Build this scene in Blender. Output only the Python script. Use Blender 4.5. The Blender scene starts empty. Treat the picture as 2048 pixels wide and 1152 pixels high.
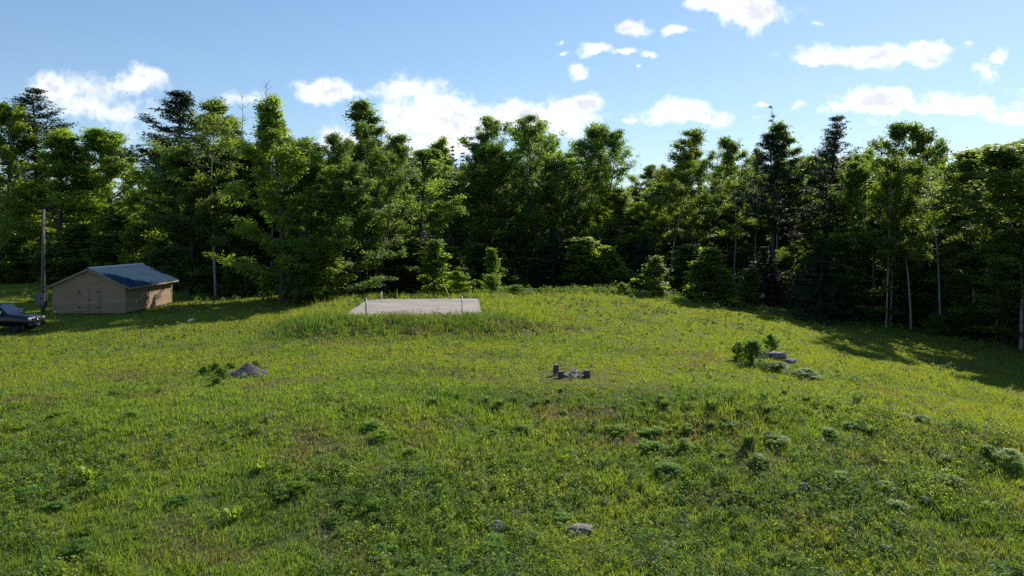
import bpy, bmesh, math, random
import numpy as np
from mathutils import Vector, Matrix

SC = bpy.context.scene
R = math.radians
PI = math.pi

# ------------------------------------------------------------------ camera, sky, sun, exposure
HC, F, HZ = 6.2, 1462.0, 475.0          # camera height, focal length and horizon row of the 2048 px photo
cam = bpy.data.objects.new('camera', bpy.data.cameras.new('camera'))
SC.collection.objects.link(cam)
cam.location = (0, 0, HC)
cam.rotation_euler = (R(90), 0, 0)
cam.data.sensor_width = 36
cam.data.lens = 36 * F / 2048
cam.data.shift_y = -(576 - HZ) / 2048
cam.data.clip_end = 9000
SC.camera = cam

SUN_AZ, SUN_EL = R(35), R(35)           # azimuth clockwise from the view direction
sd = Vector((math.sin(SUN_AZ) * math.cos(SUN_EL), math.cos(SUN_AZ) * math.cos(SUN_EL), math.sin(SUN_EL)))
sun = bpy.data.objects.new('sun', bpy.data.lights.new('sun', 'SUN'))
SC.collection.objects.link(sun)
sun.rotation_euler = sd.to_track_quat('Z', 'Y').to_euler()
sun.data.energy = 5.0
sun.data.angle = R(0.53)
sun.data.color = (1.0, 0.94, 0.82)
SKY = 0.090
EXPO = 0.5

SC.view_settings.view_transform = 'Standard'
SC.view_settings.look = 'None'
SC.view_settings.exposure = EXPO
SC.view_settings.gamma = 1.0
SC.view_settings.use_curve_mapping = False
SC.render.engine = 'CYCLES'
SC.cycles.max_bounces = 8
SC.cycles.diffuse_bounces = 5
SC.cycles.transmission_bounces = 6
SC.cycles.use_denoising = False


class NT:
    """small helper to wire node trees"""
    def __init__(s, tree):
        s.t = tree

    def n(s, kind, **kw):
        nd = s.t.nodes.new(kind)
        for k, v in kw.items():
            setattr(nd, k, v)
        return nd

    def put(s, sock, v):
        if hasattr(v, 'is_output') or hasattr(v, 'links'):
            s.t.links.new(v, sock)
        else:
            sock.default_value = v

    def math(s, op, a, b=0.0, c=0.0, clamp=False):
        nd = s.n('ShaderNodeMath', operation=op, use_clamp=clamp)
        s.put(nd.inputs[0], a)
        s.put(nd.inputs[1], b)
        if op in ('MULTIPLY_ADD', 'SMOOTH_MAX', 'SMOOTH_MIN'):
            s.put(nd.inputs[2], c)
        return nd.outputs[0]

    def noise(s, vec, scale, detail=4, rough=0.55, dist=0.0, out=0):
        nd = s.n('ShaderNodeTexNoise')
        if vec is not None:
            s.t.links.new(vec, nd.inputs['Vector'])
        nd.inputs['Scale'].default_value = scale
        nd.inputs['Detail'].default_value = detail
        nd.inputs['Roughness'].default_value = rough
        nd.inputs['Distortion'].default_value = dist
        return nd.outputs[out]

    def ramp(s, fac, stops):
        nd = s.n('ShaderNodeValToRGB')
        s.put(nd.inputs[0], fac)
        el = nd.color_ramp.elements
        while len(el) < len(stops):
            el.new(0.5)
        for e, (p, c) in zip(el, stops):
            e.position = p
            e.color = (c, c, c, 1) if isinstance(c, (int, float)) else (*c, 1)
        return nd.outputs[0]

    def mix(s, fac, a, b, mode='MIX'):
        nd = s.n('ShaderNodeMix', data_type='RGBA', blend_type=mode)
        s.put(nd.inputs[0], fac)
        for sock, v in ((nd.inputs[6], a), (nd.inputs[7], b)):
            if isinstance(v, tuple):
                v = (*v[:3], 1)
            s.put(sock, v)
        return nd.outputs[2]

    def maprange(s, v, a, b, c=0.0, d=1.0, smooth=False):
        nd = s.n('ShaderNodeMapRange', interpolation_type='SMOOTHSTEP' if smooth else 'LINEAR')
        s.put(nd.inputs[0], v)
        for i, q in enumerate((a, b, c, d)):
            nd.inputs[i + 1].default_value = q
        return nd.outputs[0]


# clouds: centre, half width, half height (photo pixels, converted to directions), opacity
CLOUDS = [
    (105, 178, 60, 30, .74), (165, 208, 90, 34, .66), (250, 172, 98, 34, .92), (300, 155, 46, 22, .95), (235, 228, 120, 40, .62),
    (500, 194, 62, 24, .85), (640, 184, 84, 26, 1.0), (690, 190, 40, 16, .8),
    (805, 180, 72, 34, 1.2), (880, 235, 170, 54, 1.35), (1060, 235, 160, 44, 1.35), (1185, 206, 52, 22, 1.3), (690, 276, 66, 28, 1.0),
    (880, 285, 130, 40, 1.1),
    (1360, 232, 106, 26, 1.15), (1378, 214, 44, 26, 1.1), (1262, 240, 20, 9, .8), (1515, 210, 16, 8, .8), (1510, 235, 16, 8, .7),
    (1500, 12, 88, 54, 1.2), (1420, 8, 40, 20, .9),
    (1268, 56, 26, 23, 1.0), (1356, 60, 30, 13, 1.0), (1190, 97, 34, 16, 1.0), (1238, 109, 28, 7, .8), (1155, 138, 22, 18, .95),
    (1130, 107, 9, 5, .8), (1118, 85, 8, 5, .7), (1293, 110, 18, 6, .75), (1272, 136, 8, 6, .7),
    (1740, 112, 178, 28, 1.4), (1860, 98, 90, 20, 1.2), (1640, 120, 74, 16, 1.3), (1935, 90, 20, 8, .6),
    (1770, 203, 150, 28, 1.35), (1900, 212, 160, 22, 1.35), (2040, 236, 80, 20, 1.3), (1690, 214, 62, 16, 1.2),
    (1598, 210, 20, 9, .85), (1637, 46, 15, 11, .75), (1968, 138, 20, 26, .62), (2000, 118, 16, 10, .5), (1740, 243, 26, 8, .6),
    (2200, 190, 140, 40, 1.1), (-160, 200, 140, 40, 1.0), (2250, 60, 120, 26, 1.0), (-200, 80, 90, 26, .8),
]


def build_world():
    w = bpy.data.worlds.new('World')
    SC.world = w
    w.use_nodes = True
    w.cycles.sampling_method = 'NONE'
    t = w.node_tree
    t.nodes.clear()
    N = NT(t)
    out = N.n('ShaderNodeOutputWorld')
    bg = N.n('ShaderNodeBackground')
    t.links.new(bg.outputs[0], out.inputs[0])
    sky = N.n('ShaderNodeTexSky', sky_type='NISHITA', sun_disc=False)
    sky.sun_elevation = SUN_EL
    sky.sun_rotation = SUN_AZ
    sky.altitude = 100
    sky.air_density = 1.0
    sky.dust_density = 0.15
    sky.ozone_density = 1.0
    tc = N.n('ShaderNodeTexCoord')
    sep = N.n('ShaderNodeSeparateXYZ')
    t.links.new(tc.outputs['Generated'], sep.inputs[0])
    y = N.math('MAXIMUM', sep.outputs[1], 0.02)
    u = N.math('DIVIDE', sep.outputs[0], y)
    v = N.math('DIVIDE', sep.outputs[2], y)
    cmb = N.n('ShaderNodeCombineXYZ')
    t.links.new(u, cmb.inputs[0])
    t.links.new(v, cmb.inputs[1])
    uv = cmb.outputs[0]
    # gentle domain warp so that the outlines billow
    wn = N.n('ShaderNodeTexNoise')
    t.links.new(uv, wn.inputs['Vector'])
    wn.inputs['Scale'].default_value = 26
    wn.inputs['Detail'].default_value = 3
    wn.inputs['Roughness'].default_value = .6
    sub = N.n('ShaderNodeVectorMath', operation='SUBTRACT')
    t.links.new(wn.outputs['Color'], sub.inputs[0])
    sub.inputs[1].default_value = (.5, .5, .5)
    sc = N.n('ShaderNodeVectorMath', operation='MULTIPLY')
    t.links.new(sub.outputs[0], sc.inputs[0])
    sc.inputs[1].default_value = (.05, .03, 0)
    add = N.n('ShaderNodeVectorMath', operation='ADD')
    t.links.new(uv, add.inputs[0])
    t.links.new(sc.outputs[0], add.inputs[1])
    wuv = add.outputs[0]
    best = None
    low = None
    for (cx, cy, a, b, o) in CLOUDS:
        mp = N.n('ShaderNodeMapping')
        t.links.new(wuv, mp.inputs[0])
        sx, sy = F / (a * 1.06), F / (b * 1.0)
        mp.inputs['Scale'].default_value = (sx, sy, 0)
        mp.inputs['Location'].default_value = (-(cx - 1024) / F * sx, -(HZ - cy) / F * sy, 0)
        ln = N.n('ShaderNodeVectorMath', operation='LENGTH')
        t.links.new(mp.outputs[0], ln.inputs[0])
        d = N.math('MULTIPLY_ADD', ln.outputs['Value'], -o, o)
        best = d if best is None else N.math('SMOOTH_MAX', best, d, .25)
    big = N.noise(uv, 17, 6, .64)
    dens = N.math('ADD', N.math('MULTIPLY', N.math('SUBTRACT', big, .5), 3.4), best)
    alpha = N.maprange(dens, -.06, .95, 0, 1, True)
    fwd = N.maprange(sep.outputs[1], .08, .25, 0, 1, True)
    alpha = N.math('MULTIPLY', alpha, fwd)
    # thicker lower parts are greyer
    off = N.n('ShaderNodeVectorMath', operation='ADD')
    t.links.new(uv, off.inputs[0])
    off.inputs[1].default_value = (.012, .016, 0)
    big2 = N.noise(off.outputs[0], 17, 5, .64)
    shade = N.math('ADD', N.math('SUBTRACT', big, big2), N.math('MULTIPLY', N.math('SUBTRACT', dens, .75), .18))
    lit = N.maprange(shade, -.06, .24, 1, 0, True)
    side = N.maprange(u, -.7, .3, 0.72, 1.0)
    greyc = N.mix(side, (.60, .64, .74), (.84, .88, .98))
    whitec = N.mix(side, (.88, .90, .95), (1.32, 1.33, 1.33))
    ccol = N.mix(lit, greyc, whitec)
    scl = N.n('ShaderNodeVectorMath', operation='SCALE')
    t.links.new(ccol, scl.inputs[0])
    scl.inputs['Scale'].default_value = 1 / SKY / 2 ** EXPO
    skyc = N.mix(1.0, sky.outputs[0], (.86, 1.04, 1.27), 'MULTIPLY')
    # soften the glare towards the sun and lift the zenith a little: x * 1.12 / (1 + .36 x)
    k = SKY * 2 ** EXPO
    den = N.n('ShaderNodeVectorMath', operation='MULTIPLY_ADD')
    t.links.new(skyc, den.inputs[0])
    den.inputs[1].default_value = (.36 * k,) * 3
    den.inputs[2].default_value = (1, 1, 1)
    num = N.n('ShaderNodeVectorMath', operation='SCALE')
    t.links.new(skyc, num.inputs[0])
    num.inputs['Scale'].default_value = 1.16
    dv = N.n('ShaderNodeVectorMath', operation='DIVIDE')
    t.links.new(num.outputs[0], dv.inputs[0])
    t.links.new(den.outputs[0], dv.inputs[1])
    skyc = dv.outputs[0]
    col = N.mix(alpha, skyc, scl.outputs[0])
    t.links.new(col, bg.inputs[0])
    bg.inputs[1].default_value = SKY


build_world()

# ------------------------------------------------------------------ helpers
C = SC.collection


def ss(a, b, x):
    t = np.clip((np.asarray(x, float) - a) / (b - a), 0, 1)
    return t * t * (3 - 2 * t)


_nr = np.random.RandomState(5)
_NW = [(_nr.uniform(0, 2 * PI), _nr.uniform(0, 2 * PI), _nr.uniform(.75, 1.35)) for _ in range(40)]


def wav(x, y, scale, k=0, n=6):
    """smooth value noise (sum of rotated sines), about -1..1"""
    v = 0
    for i in range(n):
        a, p, f = _NW[(k * 7 + i) % 40]
        v = v + np.sin((x * math.cos(a) + y * math.sin(a)) * f * 2 * PI / scale + p + 1.3 * np.sin((x * math.sin(a) - y * math.cos(a)) * 2.1 / scale + p))
    return v / n * 1.6


_lat = np.random.RandomState(9).rand(256, 256)


def vnoise(x, y, scale, k=0):
    """lattice value noise 0..1"""
    x = np.asarray(x, float) / scale + 31.7 * k + 1000
    y = np.asarray(y, float) / scale + 17.3 * k + 1000
    xi = np.floor(x).astype(int)
    yi = np.floor(y).astype(int)
    fx = x - xi
    fy = y - yi
    fx = fx * fx * (3 - 2 * fx)
    fy = fy * fy * (3 - 2 * fy)
    L = lambda a, b: _lat[a % 256, b % 256]
    return (L(xi, yi) * (1 - fx) + L(xi + 1, yi) * fx) * (1 - fy) + (L(xi, yi + 1) * (1 - fx) + L(xi + 1, yi + 1) * fx) * fy


def fbm(x, y, scale, k=0, o=3):
    v, a, s = 0, .5, 0
    for i in range(o):
        v = v + a * vnoise(x, y, scale, k + i)
        s += a
        scale *= .5
        a *= .55
    return v / s


SLAB = dict(x=-7.6, y=59.65, w=10.0, l=14.5, rot=R(3.7), z=.57)


def slab_local(X, Y):
    c, s = math.cos(SLAB['rot']), math.sin(SLAB['rot'])
    dx, dy = X - SLAB['x'], Y - SLAB['y']
    return dx * c + dy * s, -dx * s + dy * c


def slab_dist(X, Y):
    lx, ly = slab_local(X, Y)
    qx = np.maximum(np.abs(lx) - SLAB['w'] / 2, 0)
    qy = np.maximum(np.abs(ly) - SLAB['l'] / 2, 0)
    return np.hypot(qx, qy)


def terr(X, Y):
    X = np.asarray(X, float)
    Y = np.asarray(Y, float)
    edge = Y - 1.9 * np.sin(X * .21 + .6) - .9 * np.sin(X * .57) + .12 * np.abs(X)
    z = -2.1 + 1.05 * ss(18, 27.5, edge) + .65 * ss(25.6, 31.2, edge) + .40 * ss(44, 60, Y)
    z = z + .5 * np.exp(-((X - 7) / 13) ** 2 - ((Y - 72) / 11) ** 2)
    z = z - 3.0 * ss(9, 40, X) * (1 - ss(70, 110, Y))
    z = z - 1.0 * ss(78, 92, Y) * ss(-12, 2, X)
    z = z + .10 * wav(X, Y, 17, 1) + .05 * wav(X, Y, 6, 2) + (.16 * (fbm(X, Y, 2.4, 110) - .5) + .10 * (vnoise(X, Y, .8, 115) - .5)) * (1 - .6 * ss(28, 36, Y)) + 1.5 * ss(150, 900, np.hypot(X, Y)) * wav(X, Y, 400, 3)
    q = 1 - ss(.8, 6.5, slab_dist(X, Y))
    z = z * (1 - q) + .54 * q
    # level pad for the shed
    p = (1 - ss(5, 9, np.hypot((X + 34.3) / 1.0, (Y - 63) / 1.4)))
    return z * (1 - p) + 0.0 * p


def T(x, y):
    return float(terr(x, y))


def at(px, py):
    """the ground point seen at a photo pixel (used once, to survey where things stand)"""
    Y = 20.0
    lo, hi = 8.0, 130.0
    f = lambda Y: HC - (py - HZ) * Y / F - T((px - 1024) * Y / F, Y)
    Y = lo
    while Y < hi:
        if f(Y) < 0:
            break
        Y += .5
    a, b = Y - .5, Y
    for _ in range(20):
        m = (a + b) / 2
        if f(m) < 0:
            b = m
        else:
            a = m
    return ((px - 1024) * a / F, a, T((px - 1024) * a / F, a))


def link(name, me, mat=None, parent=None, loc=None):
    o = bpy.data.objects.new(name, me)
    C.objects.link(o)
    if mat is not None:
        me.materials.append(mat)
    if parent is not None:
        o.parent = parent
    if loc is not None:
        o.location = loc
    return o


def empty(name, label, cat, loc=(0, 0, 0), rz=0, group=None):
    o = bpy.data.objects.new(name, None)
    C.objects.link(o)
    o.location = loc
    o.rotation_euler = (0, 0, rz)
    o.empty_display_size = .2
    return tag(o, label, cat, group)


def tag(o, label, cat, group=None):
    o['label'] = label
    o['category'] = cat
    if group:
        o['group'] = group
    return o


def arr_mesh(name, V, polys, attrs=None, smooth=False):
    """V (n,3); polys: list of int arrays (m,k); attrs: {name: (n,) or (n,4)} on points"""
    me = bpy.data.meshes.new(name)
    V = np.asarray(V, np.float32)
    me.vertices.add(len(V))
    me.vertices.foreach_set('co', V.ravel())
    polys = [np.asarray(p, np.int32) for p in polys if len(p)]
    tot = np.concatenate([np.full(len(p), p.shape[1], np.int32) for p in polys])
    idx = np.concatenate([p.ravel() for p in polys])
    me.loops.add(len(idx))
    me.loops.foreach_set('vertex_index', idx)
    me.polygons.add(len(tot))
    st = np.zeros(len(tot), np.int32)
    st[1:] = np.cumsum(tot)[:-1]
    me.polygons.foreach_set('loop_start', st)
    me.polygons.foreach_set('loop_total', tot)
    if smooth:
        me.polygons.foreach_set('use_smooth', np.ones(len(tot), bool))
    for k, a in (attrs or {}).items():
        a = np.asarray(a, np.float32)
        if a.ndim == 1:
            at_ = me.attributes.new(k, 'FLOAT', 'POINT')
            at_.data.foreach_set('value', a)
        else:
            at_ = me.attributes.new(k, 'FLOAT_COLOR', 'POINT')
            at_.data.foreach_set('color', a.ravel())
    me.update(calc_edges=True)
    return me


class MB:
    """collects boxes, prisms and tubes into one mesh"""
    def __init__(s):
        s.bm = bmesh.new()

    def box(s, x0, x1, y0, y1, z0, z1, bevel=0.0):
        vs = [s.bm.verts.new(p) for p in ((x0, y0, z0), (x1, y0, z0), (x1, y1, z0), (x0, y1, z0), (x0, y0, z1), (x1, y0, z1), (x1, y1, z1), (x0, y1, z1))]
        fs = [s.bm.faces.new([vs[i] for i in f]) for f in ((0, 3, 2, 1), (4, 5, 6, 7), (0, 1, 5, 4), (1, 2, 6, 5), (2, 3, 7, 6), (3, 0, 4, 7))]
        if bevel > 0:
            es = list({e for f in fs for e in f.edges})
            bmesh.ops.bevel(s.bm, geom=es, offset=bevel, segments=2, affect='EDGES', profile=.5)
        return s

    def poly(s, pts):
        s.bm.faces.new([s.bm.verts.new(p) for p in pts])
        return s

    def prism(s, pts, d):
        """closed prism from a planar outline moved by the vector d"""
        d = Vector(d)
        a = [s.bm.verts.new(p) for p in pts]
        b = [s.bm.verts.new(Vector(p) + d) for p in pts]
        n = len(a)
        s.bm.faces.new(a[::-1])
        s.bm.faces.new(b)
        for i in range(n):
            s.bm.faces.new((a[i], a[(i + 1) % n], b[(i + 1) % n], b[i]))
        return s

    def tube(s, pts, rad, n=10, cap=True):
        V, P = tube_arr(pts, rad, n)
        vs = [s.bm.verts.new(v) for v in V]
        for p in P:
            s.bm.faces.new([vs[i] for i in p])
        if cap:
            s.bm.faces.new(vs[:n][::-1])
            s.bm.faces.new(vs[-n:])
        return s

    def build(s, name, mat, parent=None, smooth=False, loc=None):
        bmesh.ops.recalc_face_normals(s.bm, faces=s.bm.faces)
        me = bpy.data.meshes.new(name)
        s.bm.to_mesh(me)
        s.bm.free()
        if smooth:
            for p in me.polygons:
                p.use_smooth = True
        return link(name, me, mat, parent, loc)


def tube_arr(pts, rad, n=6):
    pts = np.asarray(pts, float)
    rad = np.broadcast_to(np.asarray(rad, float), (len(pts),))
    V = []
    d = np.gradient(pts, axis=0)
    d /= np.linalg.norm(d, axis=1)[:, None] + 1e-9
    ref = np.array([1., 0, 0]) if abs(d[:, 0].mean()) < .7 else np.array([0, 1., 0])
    ang = np.arange(n) * 2 * PI / n
    for p, t, r in zip(pts, d, rad):
        u = np.cross(t, ref)
        u /= np.linalg.norm(u) + 1e-9
        w = np.cross(t, u)
        V.append(p + r * (np.cos(ang)[:, None] * u + np.sin(ang)[:, None] * w))
    V = np.concatenate(V)
    P = []
    for i in range(len(pts) - 1):
        for j in range(n):
            k = (j + 1) % n
            P.append((i * n + j, i * n + k, i * n + n + k, i * n + n + j))
    return V, P


# ------------------------------------------------------------------ materials
def mat(name, col=(.5, .5, .5), rough=.7, metal=0.0, spec=.3):
    m = bpy.data.materials.new(name)
    m.use_nodes = True
    b = m.node_tree.nodes['Principled BSDF']
    b.inputs['Base Color'].default_value = (*col, 1)
    b.inputs['Roughness'].default_value = rough
    b.inputs['Metallic'].default_value = metal
    b.inputs['Specular IOR Level'].default_value = spec
    return m, NT(m.node_tree), b


def noisy(name, c0, c1, scale, rough=.8, bump=.0, bscale=None, spec=.2, detail=6, obj=True, stretch=None, metal=0.0):
    m, N, b = mat(name, c0, rough, metal, spec)
    tc = N.n('ShaderNodeTexCoord')
    vec = tc.outputs['Object']
    if stretch:
        mp = N.n('ShaderNodeMapping')
        N.t.links.new(vec, mp.inputs[0])
        mp.inputs['Scale'].default_value = stretch
        vec = mp.outputs[0]
    nz = N.noise(vec, scale, detail, .65)
    N.put(b.inputs['Base Color'], N.mix(N.ramp(nz, [(.3, 0.), (.7, 1.)]), c0, c1))
    if bump:
        bp = N.n('ShaderNodeBump')
        bp.inputs['Strength'].default_value = bump
        bp.inputs['Distance'].default_value = .03
        N.t.links.new(N.noise(vec, bscale or scale * 3, 5, .7), bp.inputs['Height'])
        N.t.links.new(bp.outputs[0], b.inputs['Normal'])
    return m


def leaf_mat(name, c0, c1, trans=.35, rough=.5, spec=.25, tcol=1.35, sheen=0.0):
    """leaves: diffuse + translucent + a weak gloss; varies per leaf (attribute var) and per plant (object colour)"""
    m = bpy.data.materials.new(name)
    m.use_nodes = True
    t = m.node_tree
    t.nodes.clear()
    N = NT(t)
    out = N.n('ShaderNodeOutputMaterial')
    at_ = N.n('ShaderNodeAttribute', attribute_name='var')
    oi = N.n('ShaderNodeObjectInfo')
    base = N.mix(at_.outputs['Fac'], c0, c1)
    base = N.mix(1.0, base, oi.outputs['Color'], 'MULTIPLY')
    pr = N.n('ShaderNodeBsdfPrincipled')
    N.put(pr.inputs['Base Color'], base)
    pr.inputs['Roughness'].default_value = rough
    pr.inputs['Specular IOR Level'].default_value = spec
    tr = N.n('ShaderNodeBsdfTranslucent')
    tc_ = N.mix(1.0, base, (tcol * 1.0, tcol, tcol * .55), 'MULTIPLY')
    N.put(tr.inputs[0], tc_)
    mx = N.n('ShaderNodeMixShader')
    mx.inputs[0].default_value = trans
    t.links.new(pr.outputs[0], mx.inputs[1])
    t.links.new(tr.outputs[0], mx.inputs[2])
    t.links.new(mx.outputs[0], out.inputs[0])
    return m


def tint_mat(name, trans=.4, spec=.2, rough=.55, tcol=1.3):
    """ground plants: own colour stored per plant in the attribute tint"""
    m = bpy.data.materials.new(name)
    m.use_nodes = True
    t = m.node_tree
    t.nodes.clear()
    N = NT(t)
    out = N.n('ShaderNodeOutputMaterial')
    at_ = N.n('ShaderNodeAttribute', attribute_name='tint')
    pr = N.n('ShaderNodeBsdfPrincipled')
    N.put(pr.inputs['Base Color'], at_.outputs['Color'])
    pr.inputs['Roughness'].default_value = rough
    pr.inputs['Specular IOR Level'].default_value = spec
    tr = N.n('ShaderNodeBsdfTranslucent')
    N.put(tr.inputs[0], N.mix(1.0, at_.outputs['Color'], (tcol * 1.05, tcol, tcol * .5), 'MULTIPLY'))
    mx = N.n('ShaderNodeMixShader')
    mx.inputs[0].default_value = trans
    t.links.new(pr.outputs[0], mx.inputs[1])
    t.links.new(tr.outputs[0], mx.inputs[2])
    t.links.new(mx.outputs[0], out.inputs[0])
    return m


M = {}
M['leaf'] = leaf_mat('broad_leaves', (.085, .135, .027), (.162, .228, .052), .58, tcol=2.4)
M['aspen_leaf'] = leaf_mat('aspen_leaves', (.085, .125, .026), (.155, .200, .048), .57, .5, .18, tcol=2.4)
M['needle'] = leaf_mat('pine_needles', (.026, .046, .022), (.056, .085, .038), .2, .6)
M['spruce'] = leaf_mat('spruce_needles', (.022, .042, .018), (.048, .078, .028), .2, .6)
M['weed'] = tint_mat('weed_leaves', .42, .12, .55, 1.7)
M['grass'] = tint_mat('grass_blades', .5, .12, .55, 1.7)
M['bark'] = noisy('dark_bark', (.05, .042, .035), (.12, .10, .085), 9, .95, .5, stretch=(1, 1, .2))
M['pale_bark'] = noisy('pale_bark', (.13, .12, .105), (.34, .32, .29), 6, .8, .2, stretch=(1, 1, 2.2))
M['white_bark'] = noisy('white_birch_bark', (.12, .115, .11), (.36, .345, .325), 5, .8, .2, stretch=(1, 1, 2.5))
M['dead_bark'] = noisy('grey_dead_wood', (.16, .145, .13), (.30, .28, .26), 8, .9, .2)

# places kept clear of grass: (x, y, radius)
PILE = at(487, 752)
PIT = at(1147, 751)
CLEAR = [(PILE[0], PILE[1] + .45, .55), (PIT[0], PIT[1], .62), (*at(993, 1064)[:2], .20), (*at(1160, 1066)[:2], .36)]
LUSH = [at(985, 795), at(1330, 795), at(820, 745)]
BARE = [at(1150, 835), at(1235, 885), at(1425, 862)]

# ------------------------------------------------------------------ ground
def ground_colour(X, Y):
    """the field's own patchwork of turf colours (linear), returns (n,3)"""
    n1 = fbm(X, Y, 9, 1)
    n2 = fbm(X, Y, 2.6, 5)
    n3 = fbm(X, Y, 5.0, 9)
    yel = np.array([.184, .226, .037])
    grn = np.array([.148, .220, .036])
    blu = np.array([.098, .170, .048])
    brn = np.array([.165, .128, .078])
    w = np.clip((n1 - .5) * 2.4 + (n2 - .5) * 2.2 + .42, 0, 1)
    plateau = ss(30, 36, Y) * .55 + .35 * ss(4, 16, X) - .18 * ss(2, -14, X) * (1 - ss(30, 34, Y))
    w = np.clip(w + plateau - .12, 0, 1)[:, None]
    c = grn * (1 - w) + yel * w
    # bluish lush strips at the foot of the terrace and in the near field
    g = lambda c, a, b: np.exp(-((X - c[0]) / a) ** 2 - ((Y - c[1]) / b) ** 2)
    bz = g(LUSH[0], 3.6, 1.5) + g(LUSH[1], 3.4, 1.6) + .8 * g(LUSH[2], 2.5, 1.5)
    bz = bz + .8 * ss(.50, .66, n3) * (1 - ss(25, 31, Y)) + .5 * ss(.52, .68, n3) * ss(31, 40, Y) * (1 - ss(44, 52, Y))
    bank = (1 - ss(1.5, 9.0, slab_dist(X, Y))) * ss(54, 51, Y)
    bz = bz + 1.1 * bank * (.5 + .9 * vnoise(X, Y, 2.5, 33))
    bz = np.clip(bz, 0, 1)[:, None]
    c = c * (1 - bz) + (blu * .8 + np.array([.01, .018, -.004])) * bz
    # dry brown thatch
    bw = ss(.60, .76, fbm(X, Y, 1.9, 14)) * .55
    bw = bw + (g(BARE[0], 1.6, .8) + g(BARE[1], 1.3, .7) + g(BARE[2], 1.2, .7)) * ss(.28, .48, fbm(X, Y, 1.1, 20)) * 1.5
    bw = bw + .5 * ss(5, 16, X) * (1 - ss(24, 34, Y)) * ss(.50, .70, fbm(X, Y, 1.2, 25))
    bw = bw + bank * .6 * ss(.5, .66, fbm(X, Y, 2.0, 30))
    bw = bw + g(PIT, 1.4, 1.0) * .9
    bw = np.clip(bw, 0, .85)[:, None]
    return c * (1 - bw) + brn * bw


def build_ground():
    def axis(a, b, step, far, n):
        core = np.arange(a, b + .01, step)
        g = np.geomspace(step, far, n)
        return np.concatenate([a - np.cumsum(g)[::-1] * 1.0, core, b + np.cumsum(g)])
    xs = axis(-75, 75, .5, 900, 28)
    ys = axis(6, 130, .5, 900, 28)
    GX, GY = np.meshgrid(xs, ys)
    X, Y = GX.ravel(), GY.ravel()
    Z = terr(X, Y)
    ins = slab_dist(X, Y) <= 0
    Z = np.where(ins, Z - .02, Z)
    nx, ny = len(xs), len(ys)
    i = np.arange(nx * ny).reshape(ny, nx)
    q = np.stack([i[:-1, :-1].ravel(), i[:-1, 1:].ravel(), i[1:, 1:].ravel(), i[1:, :-1].ravel()], 1)
    col = np.ones((len(X), 4))
    col[:, :3] = ground_colour(X, Y)
    me = arr_mesh('ground', np.stack([X, Y, Z], 1), [q], {'tint': col}, True)
    m, N, b = mat('field_soil', (.1, .1, .05), .95, 0, .1)
    a = N.n('ShaderNodeAttribute', attribute_name='tint')
    g = N.n('ShaderNodeNewGeometry')
    nz = N.noise(g.outputs['Position'], 2.2, 8, .7)
    nz2 = N.noise(g.outputs['Position'], 14, 5, .7)
    soil = N.mix(N.ramp(nz2, [(.35, 0.), (.7, 1.)]), (.030, .026, .013), (.085, .070, .036))
    N.put(b.inputs['Base Color'], N.mix(N.ramp(nz, [(.35, .25), (.65, .8)]), soil, N.mix(1.0, a.outputs['Color'], (.75, .75, .75), 'MULTIPLY')))
    bp = N.n('ShaderNodeBump')
    bp.inputs['Strength'].default_value = .7
    bp.inputs['Distance'].default_value = .06
    N.t.links.new(nz2, bp.inputs['Height'])
    N.t.links.new(bp.outputs[0], b.inputs['Normal'])
    o = link('ground', me, m)
    o['kind'] = 'structure'


build_ground()

SHED_C, SHED_ROT = (-34.2, 63.3), R(4.5)


def clear_mask(X, Y):
    m = slab_dist(X, Y) > .04
    for (x, y, r) in CLEAR:
        m &= np.hypot(X - x, Y - y) > r
    c, s = math.cos(SHED_ROT), math.sin(SHED_ROT)
    lx, ly = (X - SHED_C[0]) * c + (Y - SHED_C[1]) * s, -(X - SHED_C[0]) * s + (Y - SHED_C[1]) * c
    m &= ~((np.abs(lx) < 2.9) & (np.abs(ly) < 4.9))
    return m


def grass_height(X, Y):
    h = .125 + .03 * (1 - ss(26, 33, Y))
    b = (1 - ss(1.5, 7.5, slab_dist(X, Y)))
    h = h + .36 * b * (.6 + .6 * vnoise(X, Y, 1.2, 3))
    h = h + .15 * np.exp(-((X - 7.5) / 3.4) ** 2 - ((Y - 28.6) / 1.8) ** 2) + .08 * np.exp(-((X + .6) / 4.5) ** 2 - ((Y - 29.3) / 1.8) ** 2)
    h = h * (.55 + .9 * fbm(X, Y, 1.6, 40)) * (1 - .4 * (1 - ss(.3, 1.1, slab_dist(X, Y))))
    h = h * (1 - .35 * np.exp(-((X - 3) / 6) ** 2 - ((Y - 34) / 3) ** 2)) * (1 - .7 * np.exp(-((X - PIT[0]) / 1.6) ** 2 - ((Y - PIT[1]) / 1.6) ** 2))
    return h


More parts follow.
